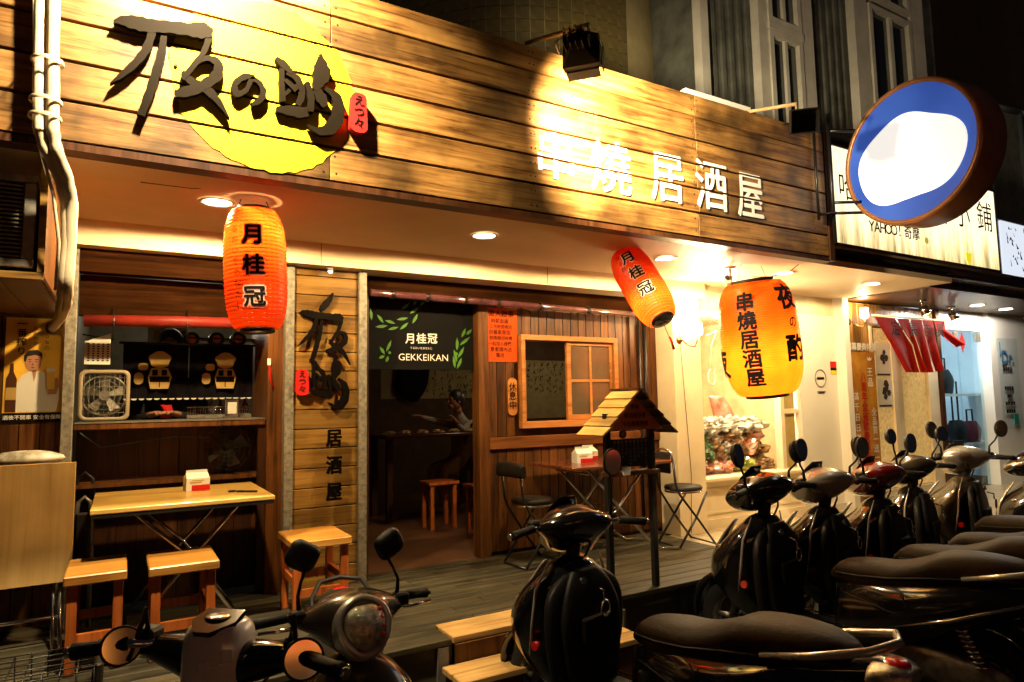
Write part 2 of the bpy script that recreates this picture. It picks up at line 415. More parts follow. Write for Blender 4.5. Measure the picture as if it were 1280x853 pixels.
for y0 in (3.255, 3.375): piece('tread', 1.53, 2.62, y0, y0+.112, DZ-.03, DZ+.004, W_STEP, steps, .004)
for y0 in (2.99, 3.11): piece('tread', 1.45, 2.60, y0, y0+.112, .23, .262, W_STEP, steps, .004)
M().box(1.535, 2.61, 3.232, 3.25, .0, DZ-.03).box(1.47, 2.58, 3.0, 3.02, 0, .229).build('riser', W_PANEL, steps)
M().box(1.47, 1.49, 3.02, 3.22, 0, .229).box(2.56, 2.58, 3.02, 3.22, 0, .229).build('side_board', W_PANELD, steps)

wk = M(); wk.box(4.275, 30, 3.45, 4.62, 0, .350); pav = struct(wk.build('walkway', CONC))
tm = None; 
for i in range(22):
    for j in range(4):
        x0 = 4.28+i*.30; y0 = 3.452+j*.292
        if tm is None:
            o = M().box(0, .292, 0, .284, 0, .012, bev=.002).build('floor_tile', FLOORT, pav, local=True); tm = o
        else: o = tm.copy(); COL.objects.link(o)
        o.location = V((x0, y0, .350))-worldloc(pav)
struct(M().box(10.9, 30, 3.455, 4.62, .351, .362).build('walkway_paving', FLOORT))

# ================================================================== canopy: ceiling, beam, fascia
GAPS = [2.912, 3.088, 3.268, 3.448, 3.622]
sg = thing('sign_fascia', 'long varnished plank fascia carrying the shop name above the bar', 'shop sign', (1, YF, ZF0))
zs = [ZF0]+GAPS+[ZF1]
for i, (a, b) in enumerate(zip(zs, zs[1:])):
    for x0, x1 in ((-2.6, .885), (.885, 3.50+.01*(i % 2)), (3.50+.01*(i % 2), 4.985)):
        piece('plank', x0+.0015, x1-.0015, YF, YF+.03, a+.0065, b-.0065, W_FASCIA, sg, .003)
sc = M()
for i, (a, b) in enumerate(zip(zs, zs[1:])):
    for x in (.855, .915, 3.47, 3.53, -.9, 2.1, 2.13, 4.82):
        for z in (a+.045, b-.045):
            xx = x+random.uniform(-.006, .006)
            sc.cyl((xx, YF+.004, z), (xx, YF-.0015, z), .0055, 6)
so = sc.build('screw_heads', BLACKM, sg); so['kind'] = 'stuff'
M().box(-2.6, 4.985, YF+.034, YF+.06, ZF0+.002, ZF1-.01).build('backing', DARK, sg)
M().box(-2.6, 5.0, YF+.002, YF+.10, ZF0-.034, ZF0-.001).build('bottom_frame', W_PANELD, sg)
M().box(4.988, 5.05, YF-.01, YF+.12, ZF0-.03, ZF1).build('end_frame', W_PANELD, sg)
def gapcut(m):
    """letters painted on the planks stop at the open joints between them"""
    bm = bmesh.new(); vs = [bm.verts.new(p) for p in m.v]
    for f in m.f:
        try: bm.faces.new([vs[i] for i in f])
        except ValueError: pass
    for gz in GAPS:
        for zz in (gz-.0075, gz+.0075):
            bmesh.ops.bisect_plane(bm, geom=bm.verts[:]+bm.edges[:]+bm.faces[:], plane_co=(0, 0, zz), plane_no=(0, 0, 1))
        bmesh.ops.delete(bm, geom=[f for f in bm.faces if abs(f.calc_center_median().z-gz) < .0074], context='FACES')
    bm.verts.index_update(); r = M(); r.add([v.co.copy() for v in bm.verts], [[v.index for v in f.verts] for f in bm.faces]); bm.free(); return r
# yellow sun
cs = at(335, 108, YF); R_ = (at(440, 110, YF)-cs).length
pts = []
for i in range(90):
    a = 2*PI*i/90; r = R_*(1+.03*noise.noise(V((math.cos(a)*3, math.sin(a)*3, 1)))+.035*noise.noise(V((math.cos(a)*11, math.sin(a)*11, 4)))); pts.append((r*math.cos(a), r*math.sin(a)))
m = M(); q = M().prism(pts, (cs.x, YF-.0025, cs.z), FU, FV, (0, -.0005, 0)); nn = len(pts)
m.add(q.v[nn:2*nn], [[i-nn for i in f] for f in q.f if min(f) >= nn])
tag(gapcut(m).build('painted_sun', YELLOW), 'big yellow sun disc painted on the plank fascia', 'painting')
# white painted characters
pc = thing('painted_characters', 'white painted Chinese characters along the lower right of the fascia', 'lettering', (3, YF-.004, 2.9))
for ch, (x0, y0, x1, y1) in zip('串燒居酒屋', [(668, 172, 720, 229), (737, 182, 789, 247), (813, 195, 855, 258), (869, 206, 909, 268), (921, 220, 954, 278)]):
    c = at((x0+x1)/2, (y0+y1)/2, YF); h = at((x0+x1)/2, y0, YF).z-at((x0+x1)/2, y1, YF).z; wd = at(x1, (y0+y1)/2, YF).x-at(x0, (y0+y1)/2, YF).x
    gapcut(put(M(), ch, (c.x, YF-.004, c.z), h*1.06, bold=.016, sx=wd/h/1.0*.98)).build('character', WHITEINK, pc)
# brush calligraphy 夜の酌, thick cut-out letters standing off the planks
YE = [[(108, 92, 6), (140, 85, 22), (200, 95, 34), (260, 108, 34), (330, 112, 30), (420, 122, 32), (480, 128, 40), (525, 140, 20)],
      [(270, 135, 20), (248, 200, 22), (205, 258, 20), (145, 312, 15), (93, 350, 2)],
      [(320, 150, 15), (308, 230, 22), (282, 320, 24), (255, 400, 23), (222, 484, 20)],
      [(512, 150, 18), (488, 215, 14), (440, 280, 15), (398, 330, 12)],
      [(445, 268, 13), (500, 243, 13), (545, 262, 20), (545, 310, 28), (495, 352, 26), (430, 380, 28), (368, 392, 18)],
      [(398, 298, 7), (430, 335, 18), (500, 375, 22), (550, 425, 15), (597, 497, 2)]]
NO = [[(704, 322, 10), (655, 322, 16), (618, 355, 16), (630, 392, 16), (668, 376, 12), (690, 333, 12), (722, 345, 11), (740, 385, 15), (724, 420, 16), (690, 438, 8)]]
SHAKU = [[(793, 240, 7), (825, 268, 18), (862, 305, 10)], [(818, 285, 12), (818, 350, 14), (822, 425, 14)], [(840, 300, 13), (885, 330, 16), (902, 395, 18), (885, 440, 14)],
         [(830, 395, 8), (865, 365, 12), (905, 355, 9)], [(795, 455, 12), (850, 462, 24), (910, 470, 26), (948, 455, 16)], [(922, 345, 12), (940, 410, 16), (938, 470, 14)], [(830, 335, 9), (880, 380, 14)],
         [(980, 222, 2), (982, 270, 30), (985, 312, 44), (970, 350, 28), (955, 378, 12)], [(962, 375, 18), (985, 415, 26), (1002, 448, 14)],
         [(1000, 370, 8), (1048, 410, 22), (1055, 480, 32), (1025, 535, 34), (975, 550, 18), (925, 525, 3)]]
def fz(x, y, Y=YF-.046): return at(110+x/3.368, y/3.368, Y)
for nm, st, lb in (('character_night', YE, 'first and largest black brush character on the yellow sun'), ('character_no', NO, 'small round hiragana between the two large brush characters'), ('character_pour', SHAKU, 'dense black brush character left of the red seal')):
    m = M()
    for s_ in st: put_stroke(m, s_, fz, (0, .030, 0))
    o = m.build(nm, SIGNTAUPE); tag(o, lb, 'sign letter', 'cut-out brush characters on the fascia')
    q = M(); cx = sum(p.x for p in m.v)/len(m.v); cz = sum(p.z for p in m.v)/len(m.v)
    q.cyl((cx, YF-.014, cz), (cx, YF, cz), .008, 8).build('standoff', BLACKM, o)
def rrect(w_, h_, r, n=5):
    out = []
    for cx, cy, a0 in ((w_-r, h_-r, 0), (-w_+r, h_-r, 90), (-w_+r, -h_+r, 180), (w_-r, -h_+r, 270)):
        for i in range(n+1): a = math.radians(a0+90*i/n); out.append((cx+r*math.cos(a), cy+r*math.sin(a)))
    return out
c = at(449, 141, YF-.06)
seal = M().prism([(x*(1+.06*math.sin(y_*60)), y_) for x, y_ in rrect(.042, .105, .03)], (c.x, YF-.06, c.z), FU, FV, (0, .045, 0)).build('red_seal', REDINK)
tag(seal, 'red seal plaque with black brush kana right of the brush characters', 'sign')
column(M(), 'えつ々', (c.x, YF-.0625, c.z+.06), .062, .060, bold=.02).build('seal_text', INK, seal)

# ceiling of the arcade and the beam behind it
struct(M().box(-2.6, 7.1, YF+.105, 4.5, CZ, CZ+.05).box(4.825, 7.1, 4.5, 4.62, CZ, CZ+.05).build('ceiling', CEIL))
struct(M().box(-2.6, 7.1, 3.4, 9, 2.80, 2.83).build('roof_slab', DARK))
bm_ = M().box(-2.6, 4.82, 4.5, 4.58, 2.55, CZ+.04).box(-2.6, 4.82, 4.58, 4.9, 2.55, 2.60); bo = struct(bm_.build('beam', CEIL))
M().box(1.149, 1.152, 4.4975, 4.5, 2.555, 2.698).box(3.0, 3.003, 4.4975, 4.5, 2.555, 2.698).build('joint', DARK, bo)
struct(M().box(-2.6, 5.0, YF+.12, YF+1.6, ZF1-.06, ZF1-.02).build('added_light_block', DARK))  # unseen slab added only to block light above the ceiling
struct(M().box(4.822, 7.1, 4.62, 4.68, 2.5, CZ).build('white_header', CREAM))

# downlights
def downlight(x, y, z, label, s=14, e=45, r=.075, col=WARM, lamp=True, grp='round recessed ceiling lights'):
    t = thing('ceiling_light', label, 'ceiling light', (x, y, z), grp)
    M().lathe([(r*1.25, z-.006), (r*1.22, z-.012), (r, z-.010), (r*.96, z-.003)], 24).apply(Matrix.Translation((x, y, 0))).build('rim', WHITE, t)
    M().lathe([(.001, z-.007), (r*.6, z-.0075), (r*.96, z-.005)], 24).apply(Matrix.Translation((x, y, 0))).build('diffuser', glow('downlight_glow', (1, .86, .55), s) if 'downlight_glow' not in MATS else MATS['downlight_glow'], t)
    if lamp: light('SPOT', (x, y, z-.030), e*1.85, col, (x, y, 0), 3.12, .08, .04, 'downlight_lamp')
LB = {0: 'recessed ceiling light beside the left red lantern', 1: 'recessed ceiling light above the dark doorway', 2: 'recessed ceiling light right of the tilted lantern', 3: 'recessed ceiling light right of the big orange lantern', 4: 'recessed ceiling light before the white pillar shop'}
downlight(-1.2, 3.80, CZ, 'recessed ceiling light left of the view behind the air conditioner box', e=55)
for i, (x, e_) in enumerate(((.415, 95), (2.04, 60), (3.65, 60), (5.06, 50), (6.39, 45))): downlight(x, 3.80, CZ, LB[i], e=e_)

# ================================================================== bar front
# grey steel posts
for x0, x1, lb in ((-.292, -.235, 'grey speckled steel post left of the kitchen window'), (.94, .998, 'grey speckled steel post left of the vertical sign'), (1.445, 1.502, 'grey speckled steel post right of the vertical sign')):
    tag(M().box(x0, x1, 4.585, 4.66, DZ, 2.549, bev=.003).build('steel_post', GALV), lb, 'post', 'grey steel posts of the shop front')
# left timber wall with poster
lw_ = thing('plank_wall', 'orange brown upright plank wall at the far left behind the poster', 'wall', (-1, YW, DZ))
x = -.30
while x > -1.6: piece('board', x-.098, x-.002, YW, YW+.02, DZ, 2.545, W_PANEL, lw_); x -= .1
M().box(-1.6, -.24, YW+.021, YW+.1, DZ, 2.54).build('backing', DARK, lw_)
# vertical sign between posts
vs_ = thing('vertical_sign_panel', 'narrow panel of horizontal golden planks between two steel posts', 'shop sign', (1.22, 4.62, DZ))
z = DZ
while z < 2.53:
    z1 = min(z+.132, 2.545); piece('plank', 1.0, 1.443, 4.615, 4.64, z+.003, z1-.003, W_STRIP, vs_, .003); z += .132
M().box(1.0, 1.443, 4.641, 4.70, DZ, 2.545).build('backing', DARK, vs_)
YV = 4.56
def vmap(x0, y0, x1, y1, bx):
    def f(x, y):
        u = (x-bx[0])/(bx[2]-bx[0]); v = (y-bx[1])/(bx[3]-bx[1]); return at(x0+u*(x1-x0), y0+v*(y1-y0), YV)
    return f
m = M(); f = vmap(373, 385, 439, 456, (93, 50, 598, 497))
for s_ in YE: put_stroke(m, s_, f, (0, .03, 0))
put_stroke(m, [(430, -70, 6), (400, -20, 26), (350, 30, 34), (310, 70, 20)], f, (0, .03, 0))
tag(m.build('character_night', SIGNBLK), 'glossy black brush character at the top of the vertical sign', 'sign letter')
m = M(); f = vmap(388, 445, 437, 514, (790, 222, 1080, 580))
for s_ in SHAKU: put_stroke(m, s_, f, (0, .03, 0))
tag(m.build('character_pour', SIGNBLK), 'glossy black brush character beside the small red seal on the vertical sign', 'sign letter')
c = at(378, 478, YV)
seal = M().prism([(x*(1+.08*math.sin(y_*70)), y_) for x, y_ in rrect(.042, .088, .03)], (c.x, YV, c.z), FU, FV, (0, .03, 0)).build('red_seal', REDINK)
tag(seal, 'small red seal plaque with black kana on the vertical sign', 'sign')
column(M(), 'えつ々', (c.x, YV-.0025, c.z+.05), .052, .050, bold=.02).build('seal_text', INK, seal)
for ch, y_, lb in (('居', 549, 'upper'), ('酒', 583, 'middle'), ('屋', 616, 'lowest')):
    c = at(417, y_, YV)
    tag(put(M(), ch, (c.x, YV, c.z), .128, bold=.035, ext=.012, sx=.85).build('sign_character', SIGNBLK), lb+' of the three small black characters on the vertical sign', 'sign letter', 'small characters of the vertical sign')
# its little lamp
t = thing('mini_spotlight', 'tiny bright spotlight under the beam above the vertical sign', 'spotlight', (1.22, 4.30, 2.549))
cl = at(413, 338, 4.54)
M().cyl((cl.x, 4.54, 2.549), (cl.x, 4.54, 2.52), .022, 12).build('housing', STEEL, t)
M().ball((cl.x, 4.54, 2.517), .014, .014, .008, 10, 6).build('bulb', glow('mini_bulb', (1, .9, .6), 30), t)
light('SPOT', (cl.x, 4.46, 2.50), 22, (1, .70, .30), (cl.x+.01, 4.62, 1.75), 1.0, .8, .012, 'mini_spot_lamp')

# wooden panelling right of the door
pw = thing('timber_shopfront', 'reddish brown upright board wall with rail and window right of the doorway', 'wall', (3.4, YW, DZ))
X0, X1 = 2.50, 4.50
x = X0+.06; bw = .0835
while x < X1-.02:
    xe = min(x+bw, X1)
    piece('board', x+.003, xe-.003, YW+.004, YW+.022, DZ+.03, 1.215, W_PANEL, pw)
    segs = [(1.315, 2.38)]
    if xe > 2.86 and x < 3.89: segs = [(2.15, 2.38)]
    for a, b in segs: piece('board', x+.003, xe-.003, YW+.004, YW+.022, a, b, W_PANEL, pw)
    x = xe
piece('rail', X0+.06, X1, YW-.018, YW+.022, 1.218, 1.312, W_PANEL2 if 'W_PANEL2' in globals() else wood('rail_wood', (.07, .02, .006), (.16, .055, .012), (.22, .08, .02), 0, .36, .1, .2, .2, .15), pw)
piece('door_post', X0-.035, X0+.058, YW-.02, YW+.10, DZ, 2.42, W_PANEL, pw)
M().box(X0, 2.858, YW+.024, YW+.10, DZ, 2.545).box(3.892, X1, YW+.024, YW+.10, DZ, 2.545).box(2.858, 3.892, YW+.024, YW+.10, DZ, 1.38).box(2.858, 3.892, YW+.024, YW+.10, 2.16, 2.545).build('backing', W_PANELD, pw)
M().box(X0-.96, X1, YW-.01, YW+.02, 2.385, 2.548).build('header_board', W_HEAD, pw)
# window in it
wn = thing('sliding_window', 'orange framed sliding window half open beside the red notice', 'window', (3.37, YW, 1.39))
wx0, wx1, wz0, wz1 = 2.862, 3.888, 1.375, 2.157
fr = M()
for a in ((wx0, wx1, wz0, wz0+.055), (wx0, wx1, wz1-.045, wz1), (wx0, wx0+.04, wz0+.0555, wz1-.0455), (wx1-.045, wx1, wz0+.0555, wz1-.0455)): fr.box(a[0], a[1], YW-.035, YW+.09, a[2], a[3], bev=.003)
fr.build('frame', W_FRAME, wn)
sx0, sx1, sz0, sz1 = 3.34, wx1-.047, wz0+.057, wz1-.047
sash = M()
for a in ((sx0, sx1, sz0, sz0+.045), (sx0, sx1, sz1-.03, sz1), (sx0, sx0+.045, sz0+.0455, sz1-.0305), (sx1-.03, sx1, sz0+.0455, sz1-.0305)): sash.box(a[0], a[1], YW-.005, YW+.025, a[2], a[3], bev=.002)
so_ = sash.build('sash', W_FRAME, wn); cxm = (sx0+sx1)/2+.008; czm = (sz0+sz1)/2
M().box(cxm-.012, cxm+.012, YW, YW+.02, sz0+.0455, sz1-.0305).build('muntin', W_FRAME, so_)
M().box(sx0+.0455, cxm-.0125, YW, YW+.02, czm-.012, czm+.012).box(cxm+.0125, sx1-.0305, YW, YW+.02, czm-.012, czm+.012).build('muntin', W_FRAME, so_)
for a in (sx0+.045, cxm+.012):
    for b in (sz0+.045, czm+.012): M().box(a, a+(sx1-sx0-.1)/2, YW+.008, YW+.012, b, b+(sz1-sz0-.1)/2).build('pane', FROST, so_)
# roller tube above door and window
rl = thing('awning_roller', 'long shiny dark roller tube across the top of doorway and wall', 'awning', (3, 4.62, 2.3))
m = M(); m.tube([(1.54, 4.62, 2.405), (3, 4.62, 2.385), (4.5, 4.62, 2.37)], .026, 12); m.build('tube', plain('roller_plum', (.10, .035, .04), .15, coat=1, vary=.5, scale=8), rl)
for x in (1.7, 1.98, 2.3, 2.6, 3.0, 3.5, 4.1): M().lathe([(.034, -.012), (.036, 0), (.034, .012)], 12, Matrix.Translation((x, 4.62, 2.405-.0118*(x-1.54))) @ Matrix.Rotation(PI/2, 4, 'Y')).build('ring', BLACKM, rl)

# red notice, plaque
pn = M().box(2.535, 2.842, YW-.002, YW+.001, 1.925, 2.37).apply(Matrix.Identity(4)).build('paper_notice', ORANGEP); tag(pn, 'orange red handwritten paper notice on the boards left of the window', 'notice')
m = M()
put(m, '徵人啟事', (2.69, YW-.0035, 2.32), .062, bold=.01)
for r_ in range(7):
    s_ = ['時薪面議', '工作時間晚班', '供餐氣氛佳', '熱情親切有禮', '一起加入我們', '意者請內洽', '電洽'][r_]
    put(m, s_, (2.675+(.01 if r_ % 2 else 0), YW-.0035, 2.26-r_*.047), .041 if len(s_) < 6 else .036, bold=.008)
m.build('handwriting', INK, pn)['kind'] = 'stuff'
c = at(640, 496, YW)
pq = M().prism(rrect(.043, .155, .042, 8), (c.x, YW-.012, c.z), FU, FV, (0, .01, 0)).build('closed_plaque', W_FRAME); tag(pq, 'long rounded wooden plaque hanging left of the window', 'plaque')
column(M(), '休息中', (c.x, YW-.0145, c.z+.075), .075, .075, bold=.012).build('plaque_text', INK, pq)
M().tube([(c.x, YW-.004, c.z+.15), (c.x, YW-.004, c.z+.22)], .002, 5).build('cord', INK, pq)
# dark downpipe / cables right end of the wall
dp = at(801, 470, 4.68)
tag(M().tube([(4.12, 4.68, 2.37), (4.12, 4.68, 1.2), (4.11, 4.68, .5)], .012, 8).tube([(4.20, 4.69, 2.3), (4.20, 4.69, .9)], .02, 8).build('conduit', BLACKM), 'pair of thin black conduits down the boards near the cream pillar', 'conduit')

# ================================================================== kitchen window (left bay)
KX0, KX1 = -.233, .94
kt = thing('kitchen_counter', 'wooden kitchen window counter with reddish sill behind the yellow table', 'counter', (.35, 4.8, DZ))
M().box(KX0, KX1-.1, 4.70, 5.30, 1.475, 1.512, bev=.004).build('sill', W_PANEL, kt)
M().box(KX0, KX1-.1, 4.695, 5.30, 1.5125, 1.520).build('steel_top', STEEL, kt)
x = KX0+.002
while x < KX1-.1:
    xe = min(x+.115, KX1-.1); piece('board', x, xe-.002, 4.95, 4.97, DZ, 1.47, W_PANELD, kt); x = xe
M().box(KX0, KX1-.10, 4.78, 4.948, 1.125, 1.150).build('ledge', W_PANEL, kt)
M().box(KX1-.095, KX1, 4.66, 5.3, DZ, 2.548).build('side_jamb', W_PANEL, kt)
M().box(KX1-.14, KX1-.096, 4.72, 4.78, DZ, 1.474).build('side_post', W_PANELD, kt)
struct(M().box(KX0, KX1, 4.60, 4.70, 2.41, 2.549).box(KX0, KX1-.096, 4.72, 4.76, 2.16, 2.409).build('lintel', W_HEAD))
t = thing('rolled_awning', 'rolled red awning under the dark lintel of the kitchen window', 'awning', (.35, 4.66, 2.1))
M().tube([(KX0+.03, 4.67, 2.125), (.3, 4.665, 2.14), (KX1-.10, 4.67, 2.15)], .036, 14).build('roll', plain('red_vinyl', (.20, .018, .010), .5, vary=.3, scale=8), t)
for x in (-.05, .35, .62): M().tube([(x, 4.665, 2.02), (x, 4.625, 2.12), (x, 4.665, 2.185), (x, 4.70, 2.22)], .004, 6).build('strap', BLACKM, t)
struct(M().box(KX0-.6, 1.40, 7.2, 7.25, DZ, 2.6).box(KX0-.05, KX0-.02, 4.72, 7.2, DZ, 2.6).box(1.0, 1.03, 4.72, 7.2, DZ, 2.6).build('kitchen_wall', plain('kitchen_wall_olive', (.10, .085, .045), .5, vary=.3)))
struct(M().box(-.6, 1.4, 4.72, 7.2, 2.552, 2.57).build('kitchen_ceiling', DWALL))
light('POINT', (.45, 6.1, 2.35), 12, (1, .82, .6), rad=.15, name='kitchen_lamp')
t = thing('kitchen_lamp', 'bare fluorescent tube under the kitchen ceiling', 'ceiling light', (.45, 6.1, 2.45))
M().cyl((.15, 6.1, 2.42), (.75, 6.1, 2.42), .015, 8).build('tube', glow('tube_glow', (1, .9, .7), 5), t); M().box(.1, .8, 6.07, 6.13, 2.44, 2.48).build('housing', WHITE, t)
# curtain with rod and printed figures (plain stand-ins)
cu = thing('noren_curtain', 'short dark navy curtain with two mustard emblems over the kitchen counter', 'curtain', (.4, 5.2, 1.7))
for (a, b) in ((.005, .405), (.41, .835)):
    m = M(); n = 24; rows = []
    for zz in [2.04, 1.95, 1.85, 1.75, 1.665]:
        rows.append([V((a+(b-a)*i/n, 5.2+.012*math.sin(i*.9)*(2.05-zz)*3, zz)) for i in range(n+1)])
    for r0, r1 in zip(rows, rows[1:]):
        for i in range(n): m.add([r0[i], r0[i+1], r1[i+1], r1[i]], [(0, 1, 2, 3)], True)
    pnl = m.build('panel', DARKCLOTH, cu, fix=False)
    cx = (a+b)/2+.02
    m = M(); m.prism([(.066*math.cos(t_)*(1+.1*math.sin(5*t_)), .058*math.sin(t_)) for t_ in [2*PI*i/30 for i in range(30)]], (cx, 5.155, 1.93), FU, FV, (0, .002, 0))
    m.prism([(-.05, .04), (.05, .04), (.075, -.02), (.055, -.10), (-.055, -.10), (-.07, -.02)], (cx, 5.155, 1.83), FU, FV, (0, .002, 0)).prism(rrect(.028, .04, .026), (cx-.125, 5.155, 1.80), FU, FV, (0, .002, 0)).prism(rrect(.03, .024, .02), (cx-.10, 5.155, 1.88), FU, FV, (0, .002, 0))
    m.build('emblem', GOLDINK, pnl)
    M().box(cx-.06, cx+.06, 5.1545, 5.1555, 1.775, 1.815).box(cx-.003, cx+.003, 5.1545, 5.1555, 1.74, 1.775).box(cx-.045, cx-.012, 5.1545, 5.1555, 1.82, 1.86).box(cx+.012, cx+.045, 5.1545, 5.1555, 1.82, 1.86).build('emblem_band', DARKCLOTH, pnl)
m = M()
for i in range(18):
    m.prism([(.018*math.cos(q_), .012*math.sin(q_)) for q_ in [PI+PI*j/8 for j in range(9)]], (.03+i*.046, 5.19, 1.665), FU, FV, (0, .003, 0))
m.build('scalloped_trim', WPAPER, cu)
M().cyl((-.02, 5.2, 2.045), (.9, 5.2, 2.045), .008, 8).build('rod', BLACKM, cu)
# box fan
fx0, fx1, fz0, fz1 = -.228, .05, 1.525, 1.845
fn = thing('box_fan', 'square cream box fan standing at the left of the kitchen counter', 'fan', (-.09, 4.95, 1.52))
m = M(); ring = rrect((fx1-fx0)/2, (fz1-fz0)/2, .04); c0 = ((fx0+fx1)/2, 4.93, (fz0+fz1)/2)
inn = rrect((fx1-fx0)/2-.022, (fz1-fz0)/2-.022, .03)
rs = []
for pts, yy in ((inn, 4.915), (inn, 4.90), (ring, 4.905), (ring, 5.0), (inn, 5.0)): rs.append([V((c0[0]+p[0], yy, c0[2]+p[1])) for p in pts])
m.rings(rs, False).build('housing', IVORYD if 'IVORYD' in globals() else plain('aged_cream_plastic', (.34, .27, .17), .4, vary=.15), fn)
m = M()
for r in (.03, .06, .09, .12):
    m.tube([(c0[0]+r*math.cos(a), 4.91, c0[2]+r*math.sin(a)) for a in [2*PI*i/28 for i in range(28)]], .0016, 5, closed=True)
for i in range(9): xx = fx0+.03+i*.027; m.cyl((xx, 4.912, fz0+.02), (xx, 4.912, fz1-.02), .0014, 5)
for i in range(5): zz = fz0+.05+i*.055; m.cyl((fx0+.02, 4.911, zz), (fx1-.02, 4.911, zz), .0014, 5)
m.build('grille', GALV, fn)
M().lathe([(.125, 0), (.13, .02), (.125, .03)], 28, Matrix.Translation((c0[0], 4.97, c0[2])) @ Matrix.Rotation(PI/2, 4, 'X')).build('shroud_ring', WHITE, fn)
m = M()
for i in range(5):
    a = 2*PI*i/5+.3; u = V((math.cos(a), 0, math.sin(a))); v_ = V((-math.sin(a), .35, math.cos(a))).normalized(); c_ = V((c0[0], 4.95, c0[2]))
    m.add([c_+u*.02-v_*.012, c_+u*.105-v_*.035, c_+u*.112+v_*.03, c_+u*.02+v_*.012], [(0, 1, 2, 3)])
m.cyl((c0[0], 4.93, c0[2]), (c0[0], 4.985, c0[2]), .03, 14).build('blades', STEEL, fn)
# calendar
t = M().prism([(-.07, -.10), (.07, -.10), (.07, .10), (-.07, .045)], (-.135, 4.94, 1.98), FU, FV, (0, .004, 0)).build('price_list', WPAPER); tag(t, 'white sheet with columns of small writing above the box fan', 'notice')
m = M()
for i in range(5):
    for j in range(8): m.box(-.19+i*.026, -.178+i*.026, 4.9385, 4.9395, 1.90+j*.015, 1.908+j*.015)
m.build('writing', INK, t)['kind'] = 'stuff'
M().cyl((-.22, 4.96, 2.07), (-.05, 4.96, 2.04), .004, 6).build('hanger', BLACKM, t)
# three round black dishes with pink centres
for i, px in enumerate((239, 270, 297)):
    c = at(px, 425, 5.25); t = thing('round_jar', ['left', 'middle', 'right'][i]+' of three round black jar lids with pink discs above the curtain', 'jar', (c.x, 5.25, c.z-.04), 'round jars on the shelf above the curtain')
    M().cyl((c.x, 5.20, c.z), (c.x, 5.32, c.z), .052, 22).build('body', BLACKP, t)
    M().cyl((c.x, 5.196, c.z), (c.x, 5.20, c.z), .030, 20).build('disc', plain('pink_disc', (.45, .12, .10), .5), t)
tag(M().box(.36, .98, 5.19, 5.36, 2.085, 2.095).build('jar_shelf', BLACKM), 'thin black shelf carrying the three round jars', 'shelf')
# food picture
c = at(209, 426, 5.6); t = M().box(c.x-.13, c.x+.14, 5.6, 5.61, c.z-.05, c.z+.10).build('food_picture', WPAPER); tag(t, 'yellow and white food picture in the gap above the curtain', 'picture')
m = M(); 
for i in range(3): m.prism([(-.02, -.04), (.10, .02), (.09, .04), (-.03, -.015)], (c.x+.01+i*.012, 5.597, c.z+.02+i*.012), FU, FV, (0, .002, 0))
m.prism([(-.03, -.03), (.01, -.03), (.01, .05), (-.03, .05)], (c.x-.06, 5.597, c.z+.02), FU, FV, (0, .002, 0)).build('print', plain('yellow_print', (.6, .38, .04), .5), t)
# steel napkin box and tray, bottles behind
t = thing('steel_box', 'small shiny steel napkin box at the right of the counter', 'box', (.66, 5.1, 1.52)); M().box(.63, .72, 5.02, 5.12, 1.522, 1.655, bev=.006).build('body', CHROME, t); M().box(.645, .705, 5.0185, 5.0195, 1.55, 1.63).build('slot', WPAPER, t)
t = thing('steel_tray', 'low perforated steel tray on the kitchen counter', 'tray', (.6, 5.1, 1.52))
M().box(.40, .82, 5.14, 5.34, 1.522, 1.545).build('tray', STEEL, t); m = M()
for i in range(26): m.cyl((.405+i*.016, 5.135, 1.523), (.405+i*.016, 5.135, 1.60), .0015, 5)
m.cyl((.40, 5.135, 1.60), (.82, 5.135, 1.60), .003, 5).build('rail', CHROME, t)
BC = [plain('bottle_%s' % n_, c_, .15, coat=1) for n_, c_ in (('brown', (.12, .03, .01)), ('green', (.02, .07, .02)), ('red', (.35, .02, .01)), ('clear', (.35, .33, .28)))]
for i in range(11):
    x = .02+i*.083; yy = 5.55+.1*(i % 3); h = random.uniform(.16, .24); b_ = BC[i % 4]
    t = thing('bottle', ['brown', 'green', 'red', 'clear'][i % 4]+' bottle, '+['leftmost', 'second', 'third', 'fourth', 'fifth', 'sixth', 'seventh', 'eighth', 'ninth', 'tenth', 'rightmost'][i]+' in the row behind the kitchen curtain', 'bottle', (x, yy, 1.5), 'bottles behind the kitchen counter')
    M().lathe([(.001, 0), (.03, 0), (.032, .02), (.032, h*.6), (.012, h*.78), (.012, h)], 12, Matrix.Translation((x, yy, 1.5))).build('body', b_, t); M().cyl((x, yy, 1.5+h), (x, yy, 1.515+h), .014, 10).build('cap', REDINK, t)
tag(M().box(-.05, 1.0, 5.48, 5.85, 1.44, 1.498).build('work_shelf', STEEL), 'steel work shelf with bottles behind the kitchen curtain', 'shelf')
# small red hanging charm on right jamb
c = at(336, 455, 4.66)
t = thing('red_charm', 'thin red tasselled charm hanging on the right jamb of the kitchen window', 'charm', (c.x, 4.64, c.z)); M().box(c.x-.011, c.x+.011, 4.645, 4.655, c.z-.01, c.z+.035).build('knot', WPAPER, t)
M().tube([(c.x, 4.65, c.z-.01), (c.x+.01, 4.65, c.z-.10), (c.x+.028, 4.65, c.z-.17)], [.006, .009, .004], 6).build('tassel', REDCLOTH, t)
